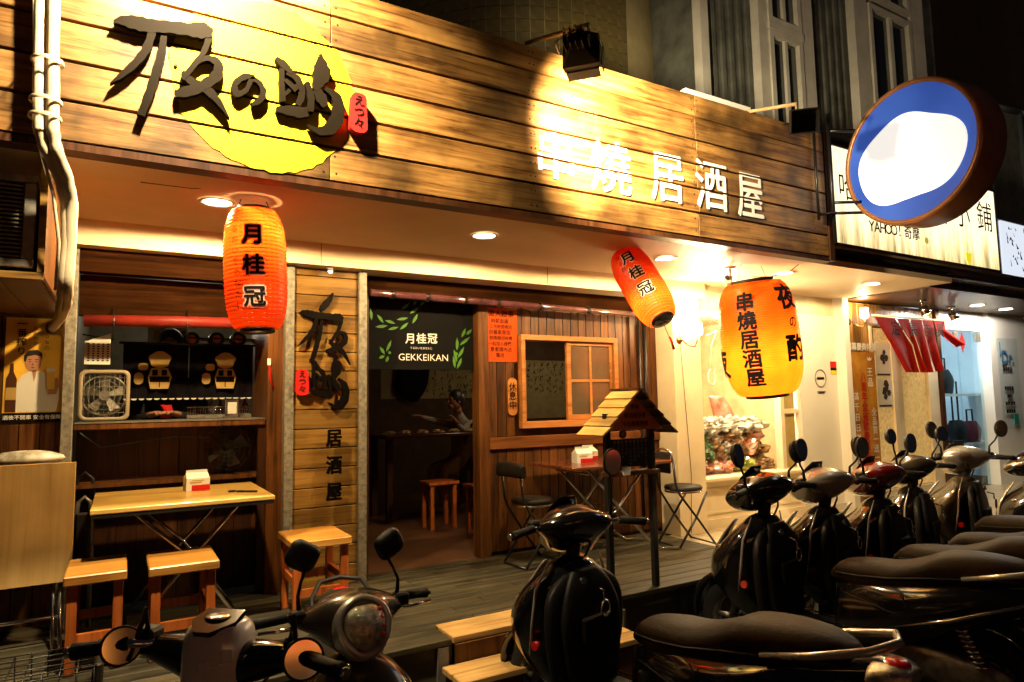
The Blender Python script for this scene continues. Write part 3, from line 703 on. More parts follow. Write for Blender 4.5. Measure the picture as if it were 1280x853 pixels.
# black wall fan below the counter
c = V((.62, 4.82, 1.33)); t = thing('wall_fan', 'black round fan under the kitchen counter behind the table', 'fan', (c.x, 4.9, 1.15)); mt = Matrix.Translation(c) @ Matrix.Rotation(-.4, 4, 'Z') @ Matrix.Rotation(PI/2+.15, 4, 'X')
m = M()
for r in (.03, .06, .09, .12, .15): m.tube([mt @ V((r*math.cos(a), r*math.sin(a), .03*(1-r/.16))) for a in [2*PI*i/26 for i in range(26)]], .002, 5, closed=True)
for i in range(20): a = 2*PI*i/20; m.tube([mt @ V((.03*math.cos(a), .03*math.sin(a), .03)), mt @ V((.15*math.cos(a), .15*math.sin(a), 0)), mt @ V((.13*math.cos(a), .13*math.sin(a), -.05))], .0015, 4)
m.build('guard', BLACKM, t); M().cyl(mt @ V((0, 0, -.10)), mt @ V((0, 0, -.01)), .05, 14).build('motor', BLACKP, t)
m = M()
for i in range(4):
    a = PI*i/2+.4; u = V((math.cos(a), math.sin(a), .1)); v_ = V((-math.sin(a), math.cos(a), .4)).normalized()
    m.add([mt @ (u*.02-v_*.02), mt @ (u*.13-v_*.05), mt @ (u*.13+v_*.05), mt @ (u*.02+v_*.02)], [(0, 1, 2, 3)])
m.build('blades', DARK, t); M().tube([mt @ V((0, 0, -.08)), (c.x, 4.92, 1.25), (c.x, 4.93, 1.152)], .012, 8).build('bracket', BLACKM, t)
tag(M().tube([(-.20, 4.70, 1.46), (-.1, 4.90, 1.36), (.3, 4.93, 1.41), (.62, 4.93, 1.39), (.66, 4.9, 1.34)], .003, 5).build('cable', plain('blue_grey_cable', (.10, .16, .20), .5)), 'thin blue grey cable slung under the kitchen counter', 'cable')

# ================================================================== people helper
def skin_body(name, joints, edges, mat, parent, sub=2):
    """joints: [(xyz, radius)] first = root; one continuous skinned surface"""
    me = bpy.data.meshes.new(name); o = bpy.data.objects.new(name, me); COL.objects.link(o); o.parent = parent
    off = worldloc(parent); me.from_pydata([V(p)-off for p, r in joints], edges, [])
    md = o.modifiers.new('s', 'SKIN'); 
    for i, (p, r) in enumerate(joints):
        rr = r if isinstance(r, tuple) else (r, r); me.skin_vertices[0].data[i].radius = rr
    me.skin_vertices[0].data[0].use_root = True
    o.modifiers.new('u', 'SUBSURF').levels = sub
    dg = bpy.context.evaluated_depsgraph_get(); new = bpy.data.meshes.new_from_object(o.evaluated_get(dg)); o.modifiers.clear(); o.data = new
    new.name = name; new.polygons.foreach_set('use_smooth', [True]*len(new.polygons)); new.materials.clear(); new.materials.append(mat)
    return o
def person(label, base, face, shirt, arms, lean=0.0, seated=True, hair=.11, group=None):
    """base: point on the floor under the pelvis; face: heading; arms: [(elbow, wrist)] local for R, L"""
    t = thing('person', label, 'person', base, group, 0); rz = Matrix.Rotation(face, 4, 'Z'); B = V(base)
    W = lambda x, y, z: B+(rz @ V((x, y, z)))       # x forward, y left
    hz = .50 if seated else .92; L = lean
    sh = (.02+L*.45, hz+.50)
    J = [(W(0, 0, hz), (.13, .15)), (W(L*.2, 0, hz+.2), (.115, .14)), (W(sh[0]-.02, 0, sh[1]-.08), (.12, .16)), (W(sh[0]+.01, 0, sh[1]+.04), .055), (W(sh[0]+.04+L*.05, 0, sh[1]+.13), .05),
         (W(sh[0], -.18, sh[1]-.03), .055), (W(sh[0], .18, sh[1]-.03), .055)]
    E = [(0, 1), (1, 2), (2, 3), (3, 4), (2, 5), (2, 6)]
    hands = []
    for k, (el, wr) in enumerate(arms):
        a = len(J); J.append((W(*el), .043)); J.append((W(*wr), .028)); E += [(5+k, a), (a, a+1)]
        d = (V(wr)-V(el)).normalized(); hands.append((V(wr), d, k))
    for s_ in (-1, 1):
        a = len(J)
        if seated: J += [(W(.42, s_*.11, hz-.02), .07), (W(.40, s_*.11, .08), .045), (W(.52, s_*.11, .04), .035)]
        else: J += [(W(.03, s_*.10, .5), .065), (W(0, s_*.10, .08), .045), (W(.12, s_*.10, .04), .035)]
        E += [(0, a), (a, a+1), (a+1, a+2)]
    body = skin_body('body', J, E, shirt, t)
    hc = W(sh[0]+.07+L*.1, 0, sh[1]+.24)
    m = M().ball(hc, .088, .076, .115, 18, 12, rz.to_3x3()); f = lambda x, y, z: hc+(rz @ V((x, y, z)))
    m.ball(f(.088, 0, -.012), .018, .012, .022, 8, 6, rz.to_3x3()); m.ball(f(.05, 0, -.06), .045, .045, .045, 12, 8, rz.to_3x3())
    for s_ in (-1, 1): m.ball(f(-.005, s_*.076, -.005), .02, .010, .03, 8, 6, rz.to_3x3())
    m.tube([f(-.02, 0, -.06), f(-.04, 0, -.15)], .046, 10)
    hd = m.build('head', SKIN, t, fix=False)
    m = M()
    for s_ in (-1, 1): m.ball(f(.080, s_*.030, .012), .006, .013, .008, 8, 6, rz.to_3x3())
    m.build('eyes', INK, hd); M().ball(f(.080, 0, -.052), .006, .022, .006, 8, 6, rz.to_3x3()).build('mouth', plain('lip', (.30, .08, .06), .5) if 'lip' not in MATS else MATS['lip'], hd)
    m = M().ball(f(-.018, 0, .025), .098, .090, .112, 18, 12, rz.to_3x3())
    if hair > .12: m.loft([(f(-.05, 0, .02), rz @ V((.06, 0, 0)), rz @ V((0, .085, 0)), 2.2), (f(-.07, 0, -.10), rz @ V((.045, 0, 0)), rz @ V((0, .09, 0)), 2.2), (f(-.09, 0, -hair), rz @ V((.02, 0, 0)), rz @ V((0, .06, 0)), 2.2)], 14)
    m.build('hair', HAIR, t, fix=False)
    for p, d, k in hands:
        m = M()
        q = rz.to_3x3() @ d; c = W(*(p+d*.05)); side = q.cross(V((0, 0, 1))).normalized(); nrm = side.cross(q)
        m.loft([(c-q*.05, side*.028, nrm*.022, 2.2), (c, side*.042, nrm*.018, 2.4), (c+q*.04, side*.042, nrm*.014, 2.4)], 12)
        for i, (o_, l_) in enumerate(((-.033, .055), (-.011, .07), (.011, .066), (.032, .05))):
            s0 = c+q*.035+side*o_; m.tube([s0, s0+q*l_*.5-nrm*.004, s0+q*l_*.85-nrm*.022], [.0095, .009, .006], 7)
        s0 = c-q*.02+side*.035*(1 if k else -1); m.tube([s0, s0+q*.03+side*.025*(1 if k else -1), s0+q*.06+side*.025*(1 if k else -1)], [.011, .010, .007], 7)
        m.build('hand', SKIN, t, fix=False)
    return t
SH_BLACK = plain('black_tshirt', (.02, .02, .022), .8, vary=.3)
SH_GREY = plain('grey_cardigan', (.35, .32, .27), .8, vary=.3, scale=20)
SH_PAT = plain('speckled_jacket', (.30, .27, .22), .8, vary=.3, scale=60, grime=(.03, .03, .03))
person('cook in a black T-shirt bending over the counter half hidden by the curtain', (.33, 5.62, DZ), math.radians(-98), SH_BLACK, [((.18, -.24, 1.13), (.36, -.10, 1.17)), ((.2, .24, 1.12), (.38, .08, 1.17))], .25, False)
t = thing('red_food_pack', 'small red packet of food in the cook\'s hands on the counter', 'packet', (.28, 5.2, 1.522)); M().loft([((.27, 5.2, 1.53), (.035, 0, 0), (0, .02, 0), 3), ((.285, 5.2, 1.58), (.03, 0, 0), (0, .022, 0), 3), ((.27, 5.2, 1.62), (.036, 0, 0), (0, .004, 0), 3)], 12).build('pouch', REDINK, t)

# ================================================================== bar interior through the doorway
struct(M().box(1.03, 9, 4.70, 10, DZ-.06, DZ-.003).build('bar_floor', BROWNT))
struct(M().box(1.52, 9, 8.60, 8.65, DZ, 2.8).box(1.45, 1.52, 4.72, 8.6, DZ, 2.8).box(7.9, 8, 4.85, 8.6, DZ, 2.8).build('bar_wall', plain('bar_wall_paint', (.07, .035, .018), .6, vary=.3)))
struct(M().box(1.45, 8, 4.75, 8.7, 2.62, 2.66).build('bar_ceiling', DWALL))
wp = M().box(3.0, 7.6, 8.585, 8.598, 1.66, 2.22).build('calligraphy_mural', plain('mural_paper', (.30, .24, .11), .7, vary=.2)); tag(wp, 'pale strip of brush calligraphy along the back wall inside the bar', 'mural')
m = M(); random.seed(3)
for i in range(33):
    x = 3.66+i*.12; zz = 2.18
    while zz > 1.74:
        s_ = .035+.03*random.random()
        for k in range(4):
            a = (random.uniform(-.04, .04), random.uniform(0, .06)); b_ = (a[0]+random.uniform(-.04, .04), a[1]-random.uniform(.01, .06))
            m.prism([(a[0], a[1]), (a[0]+.012, a[1]-.004), (b_[0]+.006, b_[1]), (b_[0], b_[1]+.004)], (x, 8.58, zz-.03), FU, FV, (0, .002, 0))
        zz -= s_*1.9
mm = m.build('brush_writing', INK, wp); mm['kind'] = 'stuff'
M().box(5.0, 7.6, 8.585, 8.598, 1.34, 1.658).build('lower_sheet', plain('mural_paper_low', (.30, .24, .11), .7, vary=.2), wp)
light('POINT', (5.6, 7.4, 2.3), 14, (1, .72, .40), rad=.12, name='bar_lamp')  # unseen lamp added to brighten the back wall mural
t = thing('bar_pendant', 'second shaded pendant lamp, added deep inside the bar to light the mural', 'lamp', (5.6, 7.4, 2.33)); M().lathe([(.02, 2.45), (.12, 2.36)], 16, Matrix.Translation((5.6, 7.4, 0))).cyl((5.6, 7.4, 2.45), (5.6, 7.4, 2.62), .006, 6).build('shade', BLACKM, t)
light('POINT', (3.6, 6.4, 2.3), 10, (1, .72, .40), rad=.12, name='bar_lamp')
t = thing('bar_pendant', 'small shaded pendant lamp hanging inside the dark bar', 'lamp', (3.6, 6.4, 2.33)); M().lathe([(.02, 2.45), (.12, 2.36)], 16, Matrix.Translation((3.6, 6.4, 0))).cyl((3.6, 6.4, 2.45), (3.6, 6.4, 2.62), .006, 6).build('shade', BLACKM, t)
# dark upper curtain with print
dn = thing('doorway_banner', 'dark banner with laurel leaves and white lettering across the top of the doorway', 'banner', (2.0, 4.80, 1.9))
a0 = at(460, 362, 4.80); a1 = at(597, 463, 4.80)
M().box(1.53, 2.46, 4.80, 4.806, a1.z+.0, 2.41).build('cloth', plain('banner_black', (.005, .005, .0045), .95, vary=.2), dn)
def bpt(x, y, Y=4.797): return at(440+x/6.095, 340+y/6.095, Y)     # zoomed crop units
def leaf(m, x0, y0, x1, y1, wd):
    a, b = V((x0, y0)), V((x1, y1)); d = (b-a); n_ = V((-d.y, d.x)).normalized()*wd
    pts = [a, a+d*.3+n_*.8, a+d*.6+n_, b, a+d*.6-n_*.7, a+d*.3-n_*.7]; P = [bpt(p.x, p.y) for p in pts]
    m.add(P, [(0, 1, 2, 3, 4, 5)]); return m
m = M()
for L_ in [(785, 735, 770, 640), (800, 740, 835, 655), (800, 690, 775, 590), (805, 660, 855, 570), (800, 600, 800, 500), (820, 560, 900, 495), (835, 500, 865, 430), (870, 480, 915, 435), (800, 640, 790, 610),
           (150, 370, 140, 280), (175, 420, 275, 410), (240, 390, 190, 325), (275, 440, 355, 420), (330, 395, 250, 370), (365, 440, 430, 385), (340, 365, 430, 350), (375, 290, 440, 235), (440, 320, 510, 270), (460, 395, 500, 320), (470, 260, 495, 190), (520, 260, 560, 200), (440, 230, 460, 180),
           (260, 610, 300, 520), (250, 630, 210, 570), (250, 640, 205, 660), (260, 690, 275, 640), (275, 610, 300, 620)]: leaf(m, *L_, 13)
m.build('leaf_print', GREENL, dn)['kind'] = 'stuff'
m = M(); c = bpt(530, 515); hsz = abs(bpt(530, 475).z-bpt(530, 553).z)
for i, ch in enumerate('月桂冠'):
    c = bpt(445+i*84, 514); put(m, ch, c, hsz*1.08, bold=.02)
c = bpt(528, 583); put(m, 'うるおいをあなたに', c, hsz*.26)
c = bpt(548, 655); h2 = abs(bpt(548, 628).z-bpt(548, 684).z); put(m, 'GEKKEIKAN', c, h2*1.3, sx=1.05, bold=-.004)
m.build('print', WHITEINK, dn)['kind'] = 'stuff'
for xx in (1.60, 2.42): M().box(xx-.03, xx+.03, 4.79, 4.80, 2.385, 2.39).build('clip', CHROME, dn)
# lower door jamb
piece('door_jamb', 1.503, 1.54, 4.66, 4.80, DZ, 2.40, W_PANELD, vs_)
# table inside, food, stools, people
tb = thing('bar_table', 'long wooden table inside the bar laden with plates', 'table', (3.4, 7.0, DZ-.003))
M().box(2.36, 3.9, 6.60, 7.20, 1.235, 1.27, bev=.005).build('tabletop', W_TABLE, tb)
for x in (2.42, 3.84):
    for yy in (6.66, 7.14): M().box(x-.03, x+.03, yy-.03, yy+.03, DZ-.003, 1.234).build('leg', W_PANELD, tb)
random.seed(5)
for i in range(12):
    x = 2.42+i*.095; yy = 6.70+.2*(i % 2)+random.uniform(-.03, .03); t = thing('plate', 'small pale plate with leftovers on the table inside the bar', 'plate', (x, yy, 1.271), 'plates on the table inside the bar')
    M().lathe([(.001, .002), (.04, .003), (.065, .016), (.062, .019), (.038, .007), (.001, .006)], 14, Matrix.Translation((x, yy, 1.271))).build('dish', WPAPER, t)
    m = M()
    for k in range(5): m.ball((x+random.uniform(-.03, .03), yy+random.uniform(-.03, .03), 1.292), .020, .016, .016, 7, 5)
    m.build('food', GOLDINK, t)
for x, yy, lb_ in ((2.75, 6.15, 'low wooden stool, left in the row before the bar table'), (3.35, 6.1, 'low wooden stool, middle in the row before the bar table'), (3.95, 6.15, 'low wooden stool, right in the row before the bar table'), (3.0, 5.65, 'low wooden stool standing alone nearest the doorway')):
    t = thing('bar_stool', lb_, 'stool', (x, yy, DZ-.003), 'stools inside the bar')
    M().box(x-.16, x+.16, yy-.14, yy+.14, .80, .83, bev=.004).build('seat', W_STOOL, t)
    for dx in (-.12, .12):
        for dy in (-.10, .10): M().box(x+dx-.018, x+dx+.018, yy+dy-.018, yy+dy+.018, DZ-.003, .799).build('leg', W_STOOL, t)
person('diner in a light grey cardigan reaching an arm across the bar table', (3.50, 7.02, DZ), math.radians(188), SH_GREY, [((.26, -.22, 1.00), (.50, -.18, 1.06)), ((.20, .22, .90), (.26, .20, .98))], .12, True, .11)
person('long haired diner in a speckled jacket seated at the right end of the bar table', (3.93, 7.16, DZ), math.radians(196), SH_PAT, [((.2, -.24, .74), (.38, -.16, .79)), ((.2, .24, .74), (.38, .16, .79))], .2, True, .26)
hg = thing('hanging_coat', 'dark coat hanging on the back wall below the banner', 'coat', (3.55, 8.4, 1.3)); 
m = M(); m.loft([((3.42, 8.45, 2.16), (.03, 0, 0), (0, .05, 0), 2), ((3.42, 8.45, 2.12), (.20, 0, 0), (0, .08, 0), 3.4), ((3.40, 8.45, 1.9), (.22, 0, 0), (0, .09, 0), 3.4), ((3.38, 8.45, 1.76), (.20, 0, 0), (0, .07, 0), 2.6), ((3.42, 8.45, 1.62), (.05, 0, 0), (0, .04, 0), 2.2)], 16).build('cloth', DARKCLOTH, hg)

# ================================================================== lanterns
_fc = {}
def fine(ch, bold):
    k = (ch, bold)
    if k not in _fc:
        vs, fs = glyph(ch, bold, 0); bm = bmesh.new(); q = [bm.verts.new(p) for p in vs]
        for f in fs:
            try: bm.faces.new([q[i] for i in f])
            except ValueError: pass
        for i in range(-7, 8):
            for no in ((1, 0, 0), (0, 1, 0)): bmesh.ops.bisect_plane(bm, geom=bm.verts[:]+bm.edges[:]+bm.faces[:], plane_co=(i*.075*no[0], i*.075*no[1], 0), plane_no=no)
        bmesh.ops.triangulate(bm, faces=bm.faces[:]); bm.verts.index_update()
        _fc[k] = ([p.co.copy() for p in bm.verts], [[p.index for p in f.verts] for f in bm.faces]); bm.free()
    return _fc[k]
def lantern(name, label, top, bottom, R_, red, chars, glyphspec, power, bulb=.35, cap=None, tassel=False, ribs=30, rd=.026):
    top, bottom = V(top), V(bottom); ax = (top-bottom); H = ax.length; zc = ax.normalized()
    t = thing(name, label, 'paper lantern', top)
    yv = V((.12, 1, 0)); xv = yv.cross(zc).normalized(); yv = zc.cross(xv)
    mt = Matrix((( xv.x, yv.x, zc.x, bottom.x), (xv.y, yv.y, zc.y, bottom.y), (xv.z, yv.z, zc.z, bottom.z), (0, 0, 0, 1)))
    def prof(s_):                                    # radius at height fraction
        e = abs(2*s_-1); return R_*(.50+.50*(1-e**3.4)**.55)
    pr = []; n = ribs*4
    for i in range(n+1):
        s_ = .03+.94*i/n; pr.append((prof(s_)*(1-rd*math.sin(PI*(i % 4)/4)), s_*H))
    sh = M().lathe(pr, 40, mt).build('shade', red, t)
    m = M()
    for i in range(0, n+1, 4):
        r, z = pr[i]; m.tube([mt @ V((r*.992*math.cos(a), r*.992*math.sin(a), z)) for a in [2*PI*k/32 for k in range(32)]], .0015, 4, closed=True)
    m.build('hoops', W_SHINGLE, sh)
    M().lathe([(R_*.52, .975*H), (R_*.54, H*.975), (R_*.54, H*1.0), (R_*.46, H*1.0), (R_*.46, H*.975)], 28, mt).build('top_ring', BLACKP, t)
    M().lathe([(R_*.50, .0), (R_*.54, 0), (R_*.54, H*.03), (R_*.46, H*.03), (R_*.46, 0)], 28, mt).build('bottom_ring', BLACKP, t)
    p = mt @ V((0, 0, H*bulb)); b_ = M().ball(p, .028, .028, .036, 12, 8).build('bulb', MATS.get('bulb_glow') or glow('bulb_glow', (1, .75, .4), 8), t)
    M().tube([p+zc*.05, mt @ V((0, 0, H))], .005, 5).build('bulb_cord', BLACKM, t)
    lo = light('POINT', p-zc*.045, power, (1, .62, .25), rad=.012, name='lantern_lamp'); lo.data.use_shadow = True
    b_.visible_shadow = True
    # bail wire to the ceiling
    M().tube([mt @ V((-R_*.5, 0, H)), mt @ V((-R_*.35, 0, H+R_*.4)), mt @ V((0, 0, H+R_*.6)), mt @ V((R_*.35, 0, H+R_*.4)), mt @ V((R_*.5, 0, H))], .0022, 6).tube([mt @ V((0, 0, H+R_*.6)), (top.x, top.y, CZ)], .0022, 5).build('wire', BLACKM, t)
    fm = {}
    for ch, phi, zf, size, bold, mat in glyphspec:
        vs, fs = fine(ch, bold); m = fm.setdefault(mat.name, (M(), mat))[0]; n0 = len(m.v); out = []
        eps = .004 if mat is PAPER_W else .0060
        for p in vs:
            z = zf*H+p.y*size; s_ = min(max(z/H, .05), .95); r = prof(s_)+eps+p.z*size*.5; a = math.radians(phi)+p.x*size/r
            out.append(mt @ V((r*math.cos(a), r*math.sin(a), z)))
        # split long faces is unnecessary at this size
        m.add(out, fs)
    for m, mat in fm.values(): m.build('lettering', mat, sh, fix=False)
    if tassel:
        q = mt @ V((0, 0, 0)); M().tube([q, q+V((.02, 0, -.06)), q+V((.05, 0, -.11))], .0025, 5).tube([q+V((.05, 0, -.11)), q+V((.075, 0, -.15)), q+V((.09, 0, -.20))], [.007, .008, .010], 8).build('tassel', REDCLOTH, t)
        m = M().lathe([(.001, .004), (R_*.45, .004)], 20, mt); m.build('bottom_disc', BLACKP, t)
        M().ball(mt @ V((-.03, 0, 0)), .018, .018, .006, 10, 6).ball(mt @ V((.03, 0, 0)), .018, .018, .006, 10, 6).build('end_bulb', WHITEINK, t)
    return t
PAP_R = paper('lantern_paper_red', (.88, .072, .006), .8)
PAP_O = paper('lantern_paper_orange', (.92, .23, .012), .8)
def gs(s_, phi, z0, dz, size, bold, outline=True, dphi=0):
    out = []
    for i, ch in enumerate(s_):
        if outline: out.append((ch, phi+dphi*i, z0-i*dz, size, bold+.085, PAPER_W))
        out.append((ch, phi+dphi*i, z0-i*dz, size, bold, INK))
    return out
facing = -105
lantern('paper_lantern', 'glowing red cylindrical paper lantern hanging at the left beside the vertical sign', (.585, 3.70, 2.655), (.612, 3.68, 1.985), .160, PAP_R, '', gs('月桂冠', facing+9, .72, .240, .112, .035)+[(ch, facing-26+i*1.0, .86-i*.085, .043, .006, INK) for i, ch in enumerate('うるおいをあなたに')], 13, .80)
lantern('paper_lantern', 'red and orange paper lantern blown aslant with a red tassel beneath', tuple(at(779, 317, 3.80)), tuple(at(829, 401, 3.44)), .150, PAP_R, '', gs('月桂冠', -128, .77, .225, .108, .035)+[(ch, -155+i*.5, .84-i*.085, .042, .006, INK) for i, ch in enumerate('うるおいをあなたに')], 12, .30, tassel=True)
lantern('paper_lantern', 'biggest lantern, plump yellow orange, with a column of five black characters', (4.52, 3.70, 2.575), (4.635, 3.70, 1.60), .315, PAP_O, '', [(ch, -150+i*.5, .80-i*.155, .155, .045, INK) for i, ch in enumerate('串燒居酒屋')]+[('夜', -82, .80, .21, .05, INK), ('の', -80, .60, .10, .03, INK), ('酌', -80, .38, .22, .05, INK), ('夜', -215, .3, .26, .04, INK)], 26, .38, ribs=48, rd=.013)
tag(M().tube([at(176, 228, 3.5), at(240, 236, 3.6), at(300, 236, 3.68), (.585, 3.70, 2.699)], .0022, 5).build('lantern_wire', BLACKM), 'thin sagging wire along the ceiling left of the first red lantern', 'wire')
tag(M().tube([(4.52, 3.70, 2.60), (4.66, 3.62, 2.60), (4.8, 3.55, 2.64), (4.86, 3.5, 2.699)], .0035, 6).build('lantern_cable', BLACKM), 'black cable curling from the ceiling down to the biggest lantern', 'cable')
# security camera
c = V((4.43, 3.85, 2.56)); t = thing('security_camera', 'small white security camera under the ceiling beside the big lantern', 'camera', (c.x, c.y, CZ))
M().cyl((c.x, c.y, CZ-.001), (c.x, c.y, CZ-.012), .045, 14).cyl((c.x, c.y, CZ-.01), (c.x, c.y, c.z+.03), .010, 8).build('mount', WHITE, t)
M().box(-.10, .08, -.035, .035, -.03, .035, bev=.01).apply(Matrix.Translation(c) @ Matrix.Rotation(.5, 4, 'Z') @ Matrix.Rotation(.25, 4, 'Y')).build('body', CREAM, t); M().cyl(c+V((-.09, -.05, .03)), c+V((-.11, -.06, .04)), .02, 12).build('lens', BLACKG, t)

# ================================================================== floodlights
def flood(label, c, aim, mast, on, power=0, glowm=None):
    c = V(c); aim = V(aim); d = (aim-c).normalized(); t = thing('floodlight', label, 'floodlight', mast[0], 'black floodlights on arms above the fascia')
    q = d.to_track_quat('Z', 'Y').to_matrix().to_4x4(); mt = Matrix.Translation(c) @ q
    M().loft([((0, 0, -.10), (.035, 0, 0), (0, .03, 0), 5), ((0, 0, -.06), (.055, 0, 0), (0, .05, 0), 6), ((0, 0, .01), (.095, 0, 0), (0, .075, 0), 8), ((0, 0, .055), (.10, 0, 0), (0, .08, 0), 8)], 24).apply(mt)
    m = M(); ro = rrect(.10, .085, .008, 2); ri = rrect(.092, .077, .006, 2); rs = []
    for pts, z in ((rrect(.035, .03, .01, 2), -.10), (rrect(.06, .055, .01, 2), -.05), (ro, .02), (ro, .06), (ri, .06), (ri, .0)): rs.append([V((p[0], p[1], z)) for p in pts])
    m.rings(rs, True, smooth=False)
    for i in range(5): m.box(-.07+i*.032, -.066+i*.032, -.05, .05, -.13, -.06)
    m.apply(mt).build('housing', BLACKM, t)
    M().box(-.09, .09, -.075, .075, .012, .016).apply(mt).build('lamp_glass', glowm or GLASSD, t)
    M().box(-.09, .09, -.09, -.084, .06, .13).box(-.108, -.102, -.07, .07, .06, .12).apply(mt).build('barn_door', BLACKM, t)
    M().tube([mt @ V((-.115, 0, 0)), mt @ V((-.115, .0, -.09)) , mt @ V((0, .0, -.15)), mt @ V((.115, .0, -.09)), mt @ V((.115, 0, 0))], .006, 6).build('yoke', BLACKM, t)
    m = M().tube([mast[0], mast[1], mt @ V((0, 0, -.15))], .014, 8); m.build('arm', plain('arm_paint', (.45, .30, .14), .5, vary=.2) if 'arm_paint' not in MATS else MATS['arm_paint'], t)
    if on: light('SPOT', mt @ V((0, 0, .14)), power, (1, .79, .47), mt @ V((0, 0, 1)), on, 1.0, .05, 'floodlight_lamp')
    return t
FG = glow('flood_glass_glow', (1, .8, .5), 12)
flood('lit black floodlight in the middle on an arm over the fascia top edge', at(725, 62, 2.72), (2.72, 3.3, 3.30), [V((2.15, 3.4, 3.86)), at(735, 36, 2.72)+V((0, .0, .02))], 1.95, 1150, FG)
flood('floodlight above the left brush characters, beyond the top edge', (.26, 2.55, 4.10), (.40, 3.3, 3.46), [V((.22, 3.4, 4.2)), V((.24, 2.58, 4.25))], 2.2, 1350, FG)
flood('unlit floodlight at the right end of the fascia beside the round sign', at(1004, 152, 2.90), at(1004, 152, 2.90)+V((-.5, -.55, -.25)), [V((4.1, 3.36, 3.80)), at(995, 130, 2.93)], 0, 0)

# ================================================================== air conditioner box and wrapped pipes at the left edge
ac = thing('air_conditioner_box', 'wood clad box around a grey air conditioner hanging at the top left', 'air conditioner', (-.7, 3.4, 2.15))
x = -.31
for i in range(8): piece('board', x-.145, x-.002, 3.43, 4.69, 2.15, 2.165, W_PANEL, ac); x -= .147
for i in range(6): piece('side_board', -.31, -.295, 3.41+i*.212, 3.41+i*.212+.209, 2.16, 2.69, W_PANEL, ac)
M().box(-1.5, -.30, 3.395, 3.42, 2.15, 2.178).box(-.322, -.296, 3.394, 3.42, 2.1785, 2.69).build('edge_trim', W_STRIP, ac)
fr = M(); ax0, ax1, az0, az1 = -.98, -.335, 2.20, 2.60
for b_ in ((ax0, ax1, az0, az0+.035), (ax0, ax1, az1-.035, az1), (ax0, ax0+.035, az0+.0355, az1-.0355), (ax1-.045, ax1, az0+.0355, az1-.0355)): fr.box(b_[0], b_[1], 3.41, 3.46, b_[2], b_[3], bev=.004)
fr.build('grille_frame', STEEL, ac); z = az0+.045
while z < az1-.045: piece('slat', ax0+.04, ax1-.05, 3.435, 3.45, z, z+.007, STEEL, ac, .001); z += .018
M().box(ax0, ax1, 3.47, 4.4, az0, az1).build('casing', BLACKM, ac)
pb = thing('pipe_bundle', 'bundle of cream tape wrapped pipes running down the left edge past the fascia', 'pipes', (-.3, 3.25, 2.6))
for off, r in (((-.028, 0), .022), ((.020, -.01), .025), ((-.005, .03), .02)):
    P = [(-.318+off[0], 3.245+off[1], 4.2), (-.315+off[0], 3.245+off[1], 3.4), (-.308+off[0], 3.245+off[1], 3.1), (-.296+off[0], 3.24+off[1], 2.75), (-.275+off[0]*.8, 3.25+off[1], 2.66), (-.235+off[0]*.6, 3.30+off[1], 2.57), (-.215+off[0]*.4, 3.34+off[1]*.6, 2.48), (-.212+off[0]*.3, 3.36, 2.3), (-.218+off[0]*.3, 3.37, 2.12), (-.225+off[0]*.3, 3.45, 2.06), (-.26, 3.8, 2.04), (-.36, 4.72, 2.08)]
    Q = []
    for a, b_ in zip(P, P[1:]):
        for k in range(4): Q.append(V(a).lerp(V(b_), k/4))
    Q.append(V(P[-1])); rad = [r*(1+.05*math.sin(i*2.1)-(.10 if i % 7 == 0 else 0)) for i in range(len(Q))]
    M().tube(Q, rad, 12).build('wrapped_pipe', PIPEW, pb)
M().tube([(-.355, 3.24, 4.2), (-.36, 3.24, 3.3), (-.345, 3.24, 3.0), (-.325, 3.24, 2.7), (-.27, 3.3, 2.5), (-.245, 3.34, 2.3), (-.25, 3.35, 2.1)], .007, 6).build('drain_hose', PIPEW, pb)
m = M()
for z in (3.04, 2.87, 2.80): m.lathe([(.058, -.008), (.060, 0), (.058, .008)], 16, Matrix.Translation((-.305, 3.245, z)))
m.build('strap', PIPEW, pb)
M().lathe([(.02, 0), (.035, 0), (.035, .012), (.02, .012)], 16, Matrix.Translation((-.36, 4.725, 2.08)) @ Matrix.Rotation(PI/2, 4, 'X')).build('wall_collar', STEEL, pb)

# beer poster
po = thing('beer_poster', 'yellow orange drink poster showing a man in a white shirt raising a glass', 'poster', (-.44, YW-.01, 1.58))
c0 = V((-.438, YW-.004, 1.86)); PW, PH = .142, .275
M().box(c0.x-PW, c0.x+PW, YW-.006, YW-.002, c0.z-PH, c0.z+PH).build('sheet', plain('poster_orange', (.95, .52, .05), .4, vary=.25, scale=4), po)
M().box(c0.x-PW, c0.x+PW, YW-.008, YW-.0062, 1.53, 1.584).build('bottom_strip', INK, po)
def pp(pts, lay, mat, nm): M().prism(pts, (c0.x, YW-.006-lay*.0006, c0.z), FU, FV, (0, -.0005, 0)).build(nm, mat, po)
pp([(-.09, -.27), (-.085, -.12), (-.06, -.06), (-.02, -.035), (.03, -.035), (.085, -.07), (.12, -.13), (.125, -.2), (.11, -.27)], 1, WPAPER, 'shirt_print')
pp([(-.008+.040*math.cos(a), .015+.054*math.sin(a)) for a in [2*PI*i/24 for i in range(24)]]+[], 2, SKIN, 'face_print')
pp([(-.05, .02), (-.052, .055), (-.03, .085), (.01, .09), (.035, .07), (.036, .02), (.028, .05), (.0, .06), (-.035, .05), (-.042, .02)], 3, HAIR, 'hair_print')
pp([(.07, -.17), (.07, -.10), (.085, -.075), (.115, -.075), (.122, -.12), (.11, -.17)], 3, SKIN, 'hand_print')
pp([(.062, -.14), (.058, -.04), (.10, -.04), (.098, -.14)], 4, plain('beer_print', (.75, .45, .06), .4), 'glass_print'); pp([(.058, -.04), (.058, -.018), (.10, -.018), (.10, -.04)], 5, WPAPER, 'foam_print')
